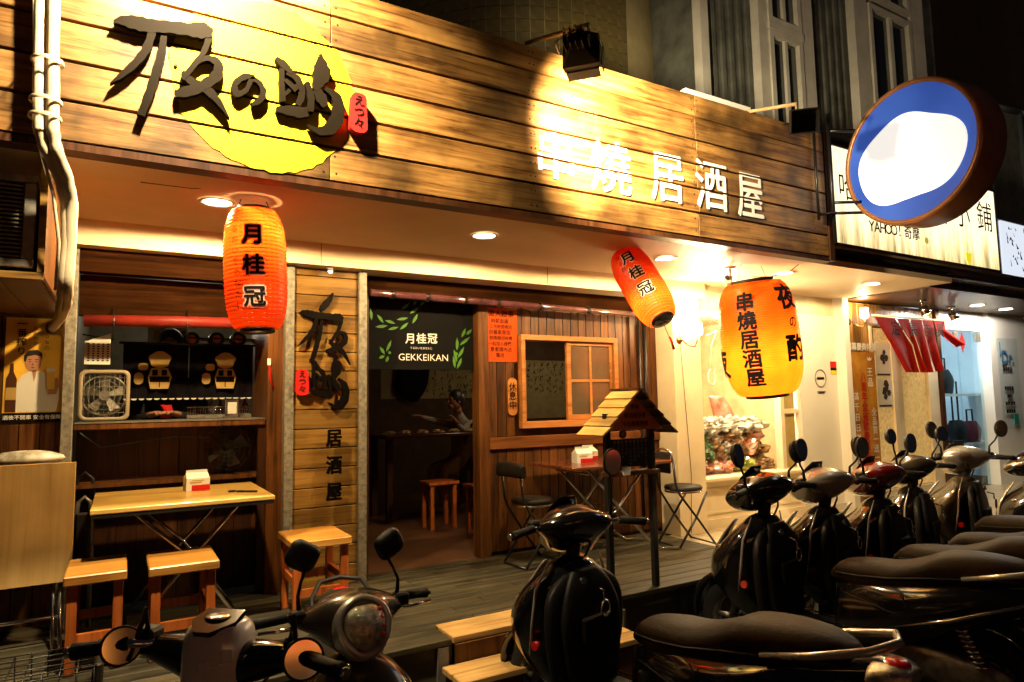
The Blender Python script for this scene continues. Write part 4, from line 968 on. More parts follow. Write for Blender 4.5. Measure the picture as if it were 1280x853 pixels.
pp([(-.13, -.27), (-.13, -.08), (-.115, -.04), (-.113, .01), (-.098, .01), (-.096, -.04), (-.08, -.08), (-.08, -.27)], 4, plain('bottle_print', (.07, .025, .01), .3), 'bottle_print'); pp([(-.13, -.2), (-.13, -.13), (-.08, -.13), (-.08, -.2)], 5, GOLDINK, 'bottle_label_print')
pp([(-.006-.006, -.03), (.0, -.1), (.012, -.03)], 2, SKIN, 'neck_print')
m = M()
for s_ in (-1, 1): m.prism([(s_*.016-.008, .030), (s_*.016+.008, .031), (s_*.016+.008, .035), (s_*.016-.008, .034)], (c0.x-.008, YW-.0085, c0.z), FU, FV, (0, -.0005, 0)).prism([(s_*.015-.006, .020), (s_*.015, .017), (s_*.015+.006, .020), (s_*.015, .024)], (c0.x-.008, YW-.0085, c0.z), FU, FV, (0, -.0005, 0))
m.prism([(-.011, -.014), (0, -.018), (.011, -.014), (0, -.012)], (c0.x-.008, YW-.0085, c0.z), FU, FV, (0, -.0005, 0)).prism([(-.005, .0), (.005, .0), (.001, .003), (0, .016)], (c0.x-.008, YW-.0085, c0.z), FU, FV, (0, -.0005, 0))
m.build('features_print', HAIR, po)['kind'] = 'stuff'
m = M(); column(m, '一番搾り', (c0.x-.065, YW-.0115, c0.z+.235), .05, .052, bold=.02); m.build('title', INK, po)
m = M(); column(m, '100%の、', (c0.x+.055, YW-.0115, c0.z+.235), .030, .034, bold=.01); column(m, 'しあわせ。', (c0.x+.0, YW-.0115, c0.z+.215), .026, .030); m.build('slogan', W_PANEL, po)
m = M(); put(m, '酒後不開車 安全有保障', (c0.x, YW-.0105, 1.557), .027, bold=.02); m.build('warning', WHITEINK, po)

# ================================================================== lit signs on the right
rs_ = thing('round_lightbox_sign', 'big round projecting light box, blue face with a white shape and copper rim', 'round sign', (5.05, 2.68, 3.46))
RC = V((5.17, 2.72, 3.455)); RR = .555
mx = Matrix.Translation(RC) @ Matrix.Rotation(math.radians(-7), 4, 'Z') @ Matrix.Rotation(-PI/2, 4, 'Y')      # local z -> -X (the face), local x -> up
def blue_face():
    m, t, b = nt('blue_lit_acrylic')
    c = coords(t, (1, 1, 1), False); n1 = N(t, 'ShaderNodeTexNoise', Scale=1.4, Detail=2.0); t.links.new(c, n1.inputs['Vector'])
    cc = ramp(t, n1.outputs[0], [(.3, (.018, .055, .30)), (.7, (.045, .11, .46))])
    t.links.new(cc, b.inputs['Base Color']); t.links.new(cc, b.inputs['Emission Color']); b.inputs['Emission Strength'].default_value = .75; b.inputs['Roughness'].default_value = .25; return m
M().lathe([(.001, 0), (RR*.93, 0)], 64, mx).build('lit_face', blue_face(), rs_)
M().lathe([(RR*.925, -.03), (RR*.93, .006), (RR*.95, .016), (RR*.99, .012), (RR, -.01), (RR, -.27), (RR*.96, -.285), (.01, -.285)], 64, mx).build('rim', BROWNMET, rs_)
m = M()
for i in range(150): a = 2*PI*i/150; m.cyl(mx @ V((RR*.935*math.cos(a), RR*.935*math.sin(a), .012)), mx @ V((RR*.99*math.cos(a), RR*.99*math.sin(a), .014)), .003, 4)
m.build('rim_ribs', BROWNMET, rs_)
# plain white shape where the printed emblem sits
fu, fv = (mx.to_3x3() @ V((0, 1, 0))), (mx.to_3x3() @ V((1, 0, 0)))
if fu.y > 0: fu = -fu
blob = []
for i in range(72):
    a = 2*PI*i/72; rr = .40*(1-.10*math.cos(2*a+.3)*-1)*(1+.0*a); rr = .405+.035*math.cos(2*a)-.012*math.sin(a)+.012*math.sin(5*a)+.018*math.cos(3*a+1)
    blob.append((rr*math.cos(a)*1.0, rr*math.sin(a)*.90-.035))
m = M().prism(blob, mx @ V((0, 0, .004)), fu, fv, mx.to_3x3() @ V((0, 0, .002))); m.build('white_print', glow('white_lit_acrylic', (1, .97, .90), .88), rs_)
ar = M()
for z in (3.10, 3.19, 3.80): ar.tube([(5.03, 3.27, z), (5.27, 3.12, z)], .013, 8)
ar.tube([(5.03, 3.27, 2.85), (5.03, 3.27, 3.95)], .016, 8); ar.build('bracket', BLACKM, rs_)
tag(M().tube([(4.83, 3.27, 3.02), (4.83, 3.27, 3.80)], .012, 6).tube([(4.83, 3.27, 3.06), (5.03, 3.25, 3.10)], .010, 6).build('bracket_arm', BLACKM, None), 'thin dark steel bracket at the right end of the fascia', 'bracket')

def lit_board(name, e, col=(.95, .82, .50)):
    m, t, b = nt(name)
    c = coords(t, (9, 9, .9), False); n1 = N(t, 'ShaderNodeTexNoise', Scale=1.0, Detail=6.0, Roughness=.7); t.links.new(c, n1.inputs['Vector'])
    tc = t.nodes.new('ShaderNodeTexCoord'); sp = t.nodes.new('ShaderNodeSeparateXYZ'); t.links.new(tc.outputs['Generated'], sp.inputs[0])
    ad = N(t, 'ShaderNodeMath', operation='MULTIPLY_ADD'); t.links.new(sp.outputs[2], ad.inputs[0]); ad.inputs[1].default_value = .55; t.links.new(n1.outputs[0], ad.inputs[2])
    cc = ramp(t, ad.outputs[0], [(.34, (.10, .08, .03)), (.52, (.66, .50, .22)), (.72, col)])
    t.links.new(cc, b.inputs['Base Color']); t.links.new(cc, b.inputs['Emission Color']); b.inputs['Emission Strength'].default_value = e; return m
LX0, LX1, LZ0, LZ1 = 5.42, 8.33, 2.90, 3.86
lb = thing('lightbox_sign', 'long stained cream light box sign with thin black writing behind the round sign', 'shop sign', (6.9, 3.5, LZ0))
M().box(LX0, LX1, 3.50, 3.52, LZ0+.045, LZ1-.03).build('lit_face', lit_board('stained_lit_acrylic', 1.7), lb)
M().box(LX0-.02, LX1+.02, 3.521, 3.78, LZ0, LZ1).box(LX0-.02, LX1+.02, 3.49, 3.52, LZ0, LZ0+.044).box(LX0-.02, LX1+.02, 3.49, 3.52, LZ1-.029, LZ1).build('frame', plain('frame_brown', (.12, .08, .045), .4, metal=.3), lb)
M().box(LX1, LX1+.02, 3.49, 3.5205, LZ0+.0445, LZ1-.0295).build('end_trim', BLACKM, lb)
m = M()
def lw(s_, x0, x1, yc, size_px, **k):
    for i, ch in enumerate(s_):
        x = x0+(x1-x0)*(i+.5)/len(s_); c = at(x, yc+(x-x0)*.17, 3.495); h = abs(at(x, yc-size_px/2, 3.495).z-at(x, yc+size_px/2, 3.495).z); put(m, ch, c, h, **k)
lw('YAHOO!', 1086, 1128, 283, 19, bold=.012); m.build('lettering', INK, lb)
m = M(); lw('奇摩', 1130, 1150, 291, 17, bold=.02); m.build('purple_lettering', plain('purple_ink', (.10, .02, .14), .5), lb)
m = M(); lw('哈', 1050, 1068, 235, 36); lw('面小鋪', 1160, 1245, 262, 38); m.build('thin_lettering', INK, lb)['kind'] = 'stuff'
c = at(1211, 323, 3.494); M().prism([(0, -.10), (.05, -.02), (.055, .05), (.02, .07), (0, .045), (-.02, .07), (-.055, .05), (-.05, -.02)], c, FU, FV, (0, -.002, 0)).build('yellow_mark', glow('yellow_lit_print', (.9, .75, .02), .9), lb)
c = at(1158, 301, 3.494); M().prism([(.035*math.cos(2*PI*i/14), .035*math.sin(2*PI*i/14)) for i in range(14)], c, FU, FV, (0, -.002, 0)).build('round_mark', glow('gold_lit_print', (.55, .38, .02), .7), lb)
struct(M().box(5.05, 30, 3.46, 3.60, 2.77, 2.895).box(5.05, 9.0, 3.44, 3.459, 2.80, 2.86).build('awning_edge', BROWNC))
tag(M().box(5.10, 8.4, 3.42, 3.455, 2.862, 2.885).build('metal_gutter', plain('cream_metal', (.55, .42, .22), .35, metal=.4, vary=.25)), 'cream metal strip below the long light box sign', 'trim')
s2 = thing('print_lightbox_sign', 'white light box sign with blue ink drawing at the right edge of the view', 'shop sign', (9.4, 3.5, 2.9))
M().box(8.42, 10.6, 3.49, 3.51, 2.92, 3.52).build('lit_face', glow('cool_lit_acrylic', (.75, .82, .92), 1.0), s2); M().box(8.40, 10.62, 3.511, 3.7, 2.9, 3.54).build('frame', WHITE, s2)
m = M(); random.seed(8)
for i in range(60):
    x, z = random.uniform(8.45, 9.8), random.uniform(2.97, 3.45)
    m.prism([(0, 0), (random.uniform(.01, .05), random.uniform(-.02, .02)), (random.uniform(-.03, .04), random.uniform(.02, .09))], (x, 3.487, z), FU, FV, (0, -.002, 0))
m.build('drawing', plain('blue_ink', (.04, .06, .16), .5), s2)

# ================================================================== cream pillar, display window, white shop
pl = struct(M().box(4.375, 4.72, 4.50, 4.735, .3635, 2.549).build('cream_pillar', CREAM))
tag(M().tube([(4.44, 4.495, 2.5), (4.47, 4.495, 1.9), (4.50, 4.495, 1.4), (4.53, 4.495, .9), (4.50, 4.495, .38)], .0025, 5).build('pillar_cable', DWALL), 'thin cable running down the cream pillar', 'cable')
sh = thing('display_window', 'bright display window with moulded cream base right of the cream pillar', 'shop window', (5.4, 4.6, .36))
M().box(4.722, 6.28, 4.60, 4.80, .362, .80).box(4.722, 6.28, 4.585, 4.60, .362, .45).build('base', CREAM, sh)
M().box(4.722, 6.30, 4.54, 4.80, .801, .845, bev=.01).build('sill', CREAM, sh)
M().box(4.80, 6.2, 4.592, 4.599, .50, .52).box(4.80, 6.2, 4.592, 4.599, .72, .74).box(4.80, 4.82, 4.592, 4.599, .5205, .7195).box(6.18, 6.2, 4.592, 4.599, .5205, .7195).build('moulding', CREAM, sh)
M().box(4.73, 5.98, 4.66, 4.664, .846, 2.45).build('pane', GLASS, sh)
M().box(5.98, 6.04, 4.62, 4.70, .846, 2.499).box(4.722, 6.3, 4.62, 4.70, 2.451, 2.499).build('frame', CREAM, sh)
for z0, z1 in ((.85, 1.42), (1.47, 2.1), (2.15, 2.45)):
    M().box(6.05, 6.26, 4.665, 4.675, z0, z1).build('pane', plain('yellow_glass', (.50, .38, .14), .2, coat=.5, vary=.1), sh)
    M().box(6.04, 6.28, 4.64, 4.70, z1+.001, z1+.048 if z1 < 2.4 else z1+.049).build('glazing_bar', CREAM, sh)
struct(M().box(4.5, 6.4, 6.3, 6.35, .36, 2.6).box(6.30, 6.34, 4.82, 6.3, .36, 2.6).box(4.53, 4.56, 4.82, 6.3, .36, 2.6).build('shop_wall', plain('shop_wall_cream', (.62, .50, .30), .6, vary=.2)))
struct(M().box(4.5, 6.4, 4.82, 6.35, 2.5, 2.54).box(4.5, 6.4, 4.82, 6.35, .36, .80).build('shop_box', CREAM))
light('POINT', (5.3, 4.80, 2.36), 230, (1, .80, .48), rad=.1, name='shop_lamp')
t = thing('shop_ceiling_lamp', 'round lamp on the ceiling inside the display window', 'ceiling light', (5.3, 4.78, 2.42)); M().ball((5.3, 4.78, 2.46), .09, .09, .04, 16, 8).build('shade', glow('shop_lamp_glow', (1, .85, .55), 6), t)
# bagged goods
BAGM = [plain('bag_'+n_, c_, .12, coat=1, metal=mt_, vary=.7, scale=9, grime=g_) for n_, c_, mt_, g_ in (('silver', (.85, .82, .72), .35, (.25, .21, .13)), ('white', (.75, .72, .62), 0, (.2, .17, .1)), ('brown', (.30, .16, .06), 0, (.06, .03, .01)), ('green', (.05, .14, .06), 0, (.02, .04, .02)), ('red', (.45, .09, .05), 0, (.5, .40, .3)), ('lime', (.32, .36, .05), 0, (.1, .12, .02)))]
random.seed(11)
def bag(x, y, z, sx_, sz_, mat, label, grp):
    n, mm_ = 22, 16; rsx = []; sd = random.uniform(0, 50)
    for i in range(mm_+1):
        a = -PI/2+PI*i/mm_; r = max(math.cos(a), .02); ring = []
        for j in range(n):
            b_ = 2*PI*j/n; p = V((sx_*r*math.cos(b_), .09*r*math.sin(b_), sz_*math.sin(a)))
            q = 1+.75*noise.noise(p*14+V((sd, 0, 0)))+.55*abs(noise.noise(p*38+V((0, sd, 0)))); ring.append(V((x, y, z+sz_))+p*q)
        rsx.append(ring)
    m = M().rings(rsx, False, smooth=False); tag(m.build('plastic_bag', mat), label, 'plastic bag', grp)
G1 = 'shiny wrapped goods heaped in the display window'
for i in range(8): bag(4.86+i*.145, 4.80, .85, .09, .055, BAGM[4 if i < 4 else 5 if i < 6 else 2], ['leftmost', 'second', 'third', 'fourth', 'fifth', 'sixth', 'seventh', 'rightmost'][i]+' small '+['red and white', 'lime', 'brown'][0 if i < 4 else 1 if i < 6 else 2]+' wrapped snack in the bottom row of the display window', G1)
for i in range(7): bag(4.88+i*.165, 4.86, .97, .10, .09, BAGM[[5, 3, 2, 0, 2, 4, 2][i]], ['leftmost lime', 'dark green', 'left brown', 'silver', 'middle brown', 'red', 'rightmost brown'][i]+' plastic bag in the second row of the heap in the display window', G1)
for i in range(7): bag(4.88+i*.165, 4.92, 1.12, .12, .09, BAGM[[0, 3, 0, 2, 1, 2, 4][i]], ['leftmost silver', 'dark green', 'second silver', 'left brown', 'white', 'right brown', 'red'][i]+' crinkled bag in the third row of the heap in the display window', G1)
for i in range(5): bag(4.90+i*.22, 4.90, 1.24, .20, .075, BAGM[[0, 1, 0, 0, 1][i]], ['leftmost silver', 'left white', 'middle silver', 'right silver', 'rightmost white'][i]+' crinkled clear bag on top of the heap in the display window', G1)
tag(M().box(4.73, 5.97, 4.70, 5.1, .80, .846).build('display_board', CREAM), 'low board carrying the heap of wrapped goods', 'shelf')
tag(M().loft([((5.55, 5.1, 1.62), (.10, 0, 0), (0, .04, 0), 2.2), ((5.62, 5.1, 1.5), (.14, 0, 0), (0, .05, 0), 2.2), ((5.68, 5.1, 1.36), (.16, 0, 0), (0, .05, 0), 2.2)], 14).build('hanging_bag', BAGM[4]), 'red bag hanging at the right of the display window', 'bag')
tag(M().tube([(4.84, 4.9, 2.0), (4.85, 4.9, 1.8), (4.95, 4.9, 1.5)], [.03, .05, .07], 10).build('hanging_cloth', BAGM[1]), 'pale cloth hanging at the left inside the display window', 'cloth')
tag(M().tube([(4.92+.05*math.cos(a), 4.56, 1.80+.075*math.sin(a)) for a in [2*PI*i/24 for i in range(24)]], .009, 7, closed=True).tube([(4.92, 4.56, 1.875), (4.93, 4.56, 2.1), (5.0, 4.55, 2.25), (4.83, 4.52, 2.20)], .007, 6).build('coiled_cable', WHITE), 'coiled white cable hanging beside the wall lamp', 'cable')
# wall sconce (bright)
def sconce(c, label, power, r=.055):
    c = V(c); t = thing('wall_lamp', label, 'wall lamp', c)
    M().lathe([(.001, 0), (.035, 0), (.045, -.01), (.04, -.03), (.015, -.04)], 18, Matrix.Translation(c) @ Matrix.Rotation(-PI/2, 4, 'X') @ Matrix.Scale(-1, 4)).build('back_plate', plain('brass', (.5, .32, .10), .2, metal=1) if 'brass' not in MATS else MATS['brass'], t)
    M().tube([c+V((0, -.03, 0)), c+V((.02, -.09, -.06)), c+V((.06, -.13, -.07)), c+V((.09, -.13, -.02)), c+V((.09, -.13, .02))], .008, 8).build('arm', MATS['brass'], t)
    s_ = c+V((.09, -.13, .03)); M().lathe([(r*.5, 0), (r*.95, .01), (r, .06), (r*.9, .12)], 18, Matrix.Translation(s_)).build('glass_shade', MATS.get('lamp_shade_glow') or glow('lamp_shade_glow', (1, .82, .45), 12), t)
    light('POINT', s_+V((-.02, -.01, .16)), power, (1, .72, .34), rad=.04, name='wall_lamp_light')
    return t
sconce((4.45, 4.495, 2.14), 'bright wall lamp with glowing glass shade on the cream pillar', 42)
# white column right of the display window
wc = struct(M().box(6.32, 6.98, 4.62, 4.75, .362, 2.5).box(6.981, 7.08, 4.50, 4.75, .362, 2.70).box(6.30, 6.98, 4.60, 4.62, .362, .42).build('white_pillar', WHITE))
c = at(1026, 473, 4.612)
t = thing('no_smoking_sign', 'small round no smoking sign on the white pillar', 'sign', c)
M().tube([(c.x+.095*math.cos(a), 4.614, c.z+.095*math.sin(a)) for a in [2*PI*i/28 for i in range(28)]], .006, 5, closed=True).build('ring', plain('grey_print', (.25, .22, .18), .6), t)
M().box(c.x-.06, c.x+.06, 4.612, 4.616, c.z-.010, c.z+.012).box(c.x-.07, c.x+.07, 4.612, 4.616, c.z-.15, c.z-.143).box(c.x-.06, c.x+.06, 4.612, 4.616, c.z-.165, c.z-.158).build('bar', INK, t)
c = at(1042, 460, 4.612); t = thing('small_red_sticker', 'red and yellow sticker right of the no smoking sign', 'sticker', c)
M().box(c.x-.05, c.x+.05, 4.611, 4.616, c.z+.0, c.z+.07).build('red_part', REDINK, t); M().box(c.x-.05, c.x+.05, 4.611, 4.616, c.z-.07, c.z-.03).build('yellow_part', YELLOW, t); M().box(c.x-.05, c.x+.05, 4.6095, 4.616, c.z-.029, c.z-.001).build('black_part', INK, t)

# ================================================================== shop of golden strips
sw = thing('strip_facade', 'facade of narrow golden and brown upright strips behind the red curtain', 'wall', (8.1, 4.6, .36))
random.seed(21); x = 7.10
while x < 9.08: piece('strip', x, x+.098, 4.60, 4.64, 2.42 if x > 7.62 else .362, 2.68, W_STRIPV, sw); x += .1
struct(M().box(7.09, 9.1, 4.645, 4.70, .362, 2.69).build('strip_backing', DWALL))
struct(M().box(7.101, 30, 3.62, 4.60, 2.69, 2.74).box(7.101, 30, 4.60, 9, 2.75, 2.78).build('brown_soffit', BROWNC))
wd = thing('cafe_window', 'tall cafe window with patterned golden blinds below the red curtain', 'window', (8.3, 4.6, .36))
BL = plain('glowing_patterned_blind', (.58, .40, .15), .6, vary=.5, scale=26, emit=(1, .60, .18), es=.45)  # blind itself glows, standing in for room light shining through from behind
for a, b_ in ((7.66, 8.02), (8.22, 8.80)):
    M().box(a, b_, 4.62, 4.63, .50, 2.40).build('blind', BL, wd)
for a, b_ in ((7.61, 7.655), (8.025, 8.215), (8.805, 9.03)): M().box(a, b_, 4.585, 4.632, .362, 2.415).build('mullion', CREAM, wd)
M().box(7.655, 8.025, 4.585, 4.632, .362, .49).box(8.215, 8.805, 4.585, 4.632, .362, .49).build('bottom_rail', CREAM, wd)
M().box(7.66, 8.02, 4.600, 4.604, .495, 2.41).box(8.22, 8.80, 4.600, 4.604, .495, 2.41).build('pane', GLASS, wd)
M().box(9.04, 9.12, 4.56, 4.66, .362, 2.69).build('edge_post', W_PANELD, wd)
for z_, h_, lbl in ((2.02, .20, 'upper dark ink food drawing poster on the cafe window'), (1.62, .17, 'lower dark ink drawing poster on the cafe window')):
    t = thing('drawing_poster', lbl, 'poster', (7.85, 4.59, z_-h_)); M().box(7.70, 8.0, 4.592, 4.596, z_-h_, z_+h_).build('sheet', WPAPER, t)
    m = M(); 
    for k in range(9):
        a = random.uniform(0, 6.28); r = .09*random.random(); cx, cz = 7.85+r*math.cos(a), z_+.02+r*1.2*math.sin(a); q = random.uniform(.015, .045)
        m.prism([(q*math.cos(2*PI*i/9)*(1+.3*math.sin(3*i)), q*math.sin(2*PI*i/9)) for i in range(9)], (cx, 4.591, cz), FU, FV, (0, -.0005*(k+1), 0))
    m.box(7.72, 7.98, 4.589, 4.5915, z_-h_+.01, z_-h_+.03); m.build('drawing', plain('brown_ink', (.05, .03, .02), .6), t)
# red curtain
rc = thing('red_curtain', 'torn looking red shop curtain of five strips with black characters', 'curtain', (8.2, 4.42, 2.45))
def rpt(px, py): return at(px, py, 4.42)
RS = [((1094, 396), (1114, 398), (1152, 465), (1127, 466)), ((1114, 398), (1133, 399), (1160, 466), (1128, 440)), ((1134, 399), (1152, 401), (1173, 463), (1154, 466)), ((1153, 401), (1168, 402), (1164, 464), (1158, 466)), ((1160, 402), (1172, 403), (1201, 429), (1192, 434))]
xa = [(1094, 1112, 1139, 1150), (1113, 1132, 1140, 1152), (1133, 1150, 1141, 1153), (1151, 1161, 1154, 1165), (1160, 1180, 1193, 1202)]
STR = [[(1093, 396), (1119, 398), (1139, 433), (1144, 466), (1127, 466), (1112, 430)], [(1120, 398), (1136, 399), (1144, 431), (1151, 466), (1145, 466), (1139, 432)], [(1137, 399), (1152, 400), (1156, 432), (1159, 466), (1141+12, 466), (1145, 431)], [(1153, 400), (1166, 401), (1170, 432), (1174, 462), (1165, 466), (1158, 432)], [(1167, 401), (1181, 402), (1182, 412), (1202, 429), (1193, 435), (1172, 415)]]
for i, S_ in enumerate(STR):
    P = [rpt(*p) for p in S_]; m = M(); L = [P[0], P[5], P[4]]; R_s = [P[1], P[2], P[3]]; n = 8; rows = []
    for k in range(13):
        s_ = k/12*2; a = int(min(s_, 1.999)); f_ = s_-a; l_ = L[a].lerp(L[a+1], f_); r_ = R_s[a].lerp(R_s[a+1], f_)
        rows.append([l_.lerp(r_, j/n)+V((0, -.03*math.sin(j/n*PI*2+i)*k/12-.05*(k/12)**2, 0)) for j in range(n+1)])
    for r0, r1 in zip(rows, rows[1:]):
        for j in range(n): m.add([r0[j], r0[j+1], r1[j+1], r1[j]], [(0, 1, 2, 3)], True)
    st_ = m.build('cloth_strip', REDCLOTH, rc, fix=False)
    if i < 4: c = (P[0]+P[1])/2+V((.09+.02*i, -.06, -.14)); put(M(), '定買吉買'[i], c, .18, bold=.01).build('character', INK, st_)
M().cyl(rpt(1090, 394), rpt(1182, 401), .010, 8).build('rod', CREAM, rc)
# gold banner with red characters
bn = thing('gold_banner', 'tall golden banner with red and white characters on the strip facade', 'banner', (7.3, 4.55, .8))
M().box(7.14, 7.62, 4.555, 4.56, .78, 2.10).build('cloth', plain('gold_cloth', (.50, .24, .03), .6, vary=.4, scale=3, grime=(.28, .07, .012)), bn)
m = M(); column(m, '八周年全省歡慶週年慶', (7.365, 4.551, 1.80), .115, .113, bold=.018); m.build('red_characters', REDINK, bn)
m = M(); column(m, '王品', (7.50, 4.551, 1.86), .11, .12, bold=.02); column(m, '全品買一送一', (7.535, 4.551, 1.40), .10, .105, bold=.015); column(m, '滿千日日送現折', (7.21, 4.551, 1.58), .095, .118, bold=.015); m.build('white_characters', WHITEINK, bn)
m = M(); put(m, '開幕慶典特價', (7.36, 4.545, 2.15), .095, bold=.03); tag(m.build('title_letters', WHITEINK), 'row of white letters above the gold banner', 'lettering')
M().prism([(-.03, 0), (.03, 0), (.045, .04), (.015, .02), (0, .05), (-.015, .02), (-.045, .04)], (7.51, 4.552, 2.0), FU, FV, (0, -.001, 0)).build('crown_print', WHITEINK, bn)
sconce((7.18, 4.56, 2.44), 'curved wall lamp with glowing globe above the gold banner', 18, .045)
# ceiling lights right
for x, y, lb_, e in ((9.15, 4.12, 'recessed light in the brown soffit beside the small track spot', 26), (9.95, 4.15, 'recessed light in the brown soffit above the white shop', 26)):
    downlight(x, y, 2.689, lb_, s=14, e=e, r=.08, col=(1, .9, .75))
for x, y, lb_ in ((8.05, 4.2, 'small chrome spotlight on the brown soffit above the red curtain'), (9.0, 4.35, 'small brass spotlight on the brown soffit right of the red curtain')):
    t = thing('track_spot', lb_, 'spotlight', (x, y, 2.69)); M().cyl((x, y, 2.689), (x, y, 2.62), .012, 8).cyl((x, y, 2.689), (x, y, 2.675), .05, 14).build('stem', CHROME, t)
    M().cyl((x, y, 2.62), (x+.03, y-.03, 2.53), .045, 14, .055).build('head', CHROME, t); M().cyl((x+.03, y-.03, 2.5295), (x+.031, y-.031, 2.527), .045, 14).build('bulb', glow('spot_glow', (1, .85, .5), 10), t)

# ================================================================== white glass door shop and last cabinet
gs_ = thing('glass_door_shop', 'white shop front with frameless bluish glass door and bag on display', 'shop front', (10, 4.6, .36))
M().box(9.125, 10.25, 4.56, 4.66, 2.44, 2.69).box(10.25, 11.30, 4.50, 4.66, .363, 2.69).build('wall', WHITE, gs_)
M().box(9.14, 9.62, 4.60, 4.606, .37, 2.43).build('door_pane', glass('blue_glass', (.84, .95, 1.0), mixf=.05), gs_); M().box(9.63, 10.22, 4.61, 4.616, .37, 2.43).build('door_pane', MATS['blue_glass'], gs_)
M().box(9.52, 9.62, 4.59, 4.61, 2.30, 2.42).box(10.08, 10.22, 4.59, 4.62, 2.30, 2.42).build('door_hinge', STEEL, gs_)
struct(M().box(9.125, 11.3, 6.5, 6.55, .36, 2.7).box(11.24, 11.28, 4.67, 6.5, .36, 2.7).box(9.125, 9.16, 4.67, 6.5, .36, 2.7).build('bright_shop_wall', plain('cool_white', (.70, .76, .80), .5, vary=.05)))
light('POINT', (9.7, 5.4, 2.4), 62, (.80, .95, 1.0), rad=.12, name='bright_shop_lamp')
t = thing('bright_shop_ceiling_lamp', 'white ceiling lamp inside the glass door shop', 'ceiling light', (9.7, 5.4, 2.5)); M().ball((9.7, 5.4, 2.55), .1, .1, .04, 14, 8).build('shade', glow('cool_glow', (.85, .95, 1), 5), t)
c = at(1203, 428, 4.59); t = M().prism([(0, -.14), (.07, 0), (0, .14), (-.07, 0)], c, FU, FV, (0, .004, 0)).build('red_diamond', REDINK); tag(t, 'small red diamond stuck on the glass door', 'sticker')
for i, (x, z, w_, h_, cc, lb_) in enumerate(((10.02, 1.70, .14, .24, BLACKP, 'round black bag on the upper shelf behind the glass door'), (10.28, 1.0, .15, .22, BLACKP, 'grey suitcase with tall handle behind the glass door'), (10.66, 1.0, .16, .2, plain('maroon', (.2, .03, .05), .5), 'dark red bag beside the suitcase behind the glass door'))):
    t = thing('display_bag', lb_, 'bag', (x, 5.02, z-.1)); M().loft([((x, 5.02, z-.1), (w_*.9, 0, 0), (0, .08, 0), 4), ((x, 5.02, z+h_*.4), (w_, 0, 0), (0, .1, 0), 4), ((x, 5.02, z+h_), (w_*.75, 0, 0), (0, .05, 0), 3)], 16).build('body', cc, t)
    hh = .55 if i == 1 else .16; M().tube([(x-w_*.5, 5.02, z+h_), (x-w_*.5, 5.02, z+h_+hh), (x+w_*.5, 5.02, z+h_+hh), (x+w_*.5, 5.02, z+h_)], .012, 6).build('handle', BLACKP, t)
for z in (.86, 1.56): tag(M().box(9.17, 11.2, 4.86, 5.3, z, z+.035).build('shelf', WHITE), ('lower' if z < 1 else 'upper')+' white shelf behind the glass door', 'shelf')
db = thing('acrylic_directory', 'clear acrylic board with blue Dr. mark and small dark lines on the white pillar', 'sign', (10.75, 4.49, 1))
M().box(10.42, 11.0, 4.485, 4.489, 1.10, 2.36).build('panel', glass('acrylic', (.95, .98, 1), mixf=.02), db)
m = M(); put(m, 'Dr.', (10.68, 4.482, 2.08), .26, bold=.03); m.box(10.48, 10.49, 4.480, 4.484, 2.1, 2.3); m.build('blue_mark', plain('dr_blue', (.05, .18, .34), .4), db)
m = M()
for z, w_ in ((1.93, .13), (1.66, .13), (1.55, .08), (1.45, .14), (1.34, .13)):
    for k in range(4): m.box(10.66-w_+k*w_*.5, 10.66-w_+k*w_*.5+w_*.36, 4.480, 4.484, z-.025, z+.025)
m.build('small_lines', INK, db)['kind'] = 'stuff'
m = M(); m.box(10.72, 10.85, 4.478, 4.484, 1.16, 1.30); m.build('green_logo', plain('teal', (.02, .25, .2), .4), db)
cb = thing('glass_cabinet', 'black framed glass cabinet with lit goods at the right edge', 'cabinet', (11.7, 4.5, .36))
M().box(11.31, 11.42, 4.46, 4.62, .363, 2.55).box(11.42, 12.9, 4.46, 4.62, 2.40, 2.55).box(11.42, 12.9, 4.46, 4.62, .363, .55).build('frame', BLACKM, cb); M().box(11.42, 12.9, 4.52, 4.524, .551, 2.399).build('pane', GLASS, cb)
M().box(11.42, 12.9, 4.62, 5.2, .363, .40).box(11.42, 12.9, 5.2, 5.25, .363, 2.6).build('back', BROWNC, cb)
for z in (.9, 1.35, 1.8): M().box(11.43, 12.9, 4.64, 5.19, z, z+.02).build('shelf', GLASSD, cb)
for i in range(12):
    x = 11.5+(i % 4)*.2; z = (.92, 1.37, 1.82)[i//4]; mt_ = [BAGM[0], BAGM[2], plain('blue_item', (.05, .2, .4), .3), BAGM[4]][(i*7) % 4]
    t = M().lathe([(.001, 0), (.05, 0), (.055, .12), (.03, .18), (.001, .2)], 12, Matrix.Translation((x, 4.8, z+.001))).build('ornament', mt_); tag(t, 'small shiny ornament on a shelf of the black glass cabinet', 'ornament', 'ornaments in the glass cabinet')
light('POINT', (11.8, 4.8, 2.3), 18, (1, .85, .6), rad=.05, name='cabinet_lamp'); t = thing('cabinet_lamp', 'tiny lamp inside the top of the black glass cabinet', 'lamp', (11.8, 4.8, 2.36)); M().ball((11.8, 4.8, 2.37), .03, .03, .02, 10, 6).build('bulb', MATS['spot_glow'], t)
struct(M().box(11.3, 30, 5.3, 5.35, 0, 2.7).build('far_shop_wall', DWALL))

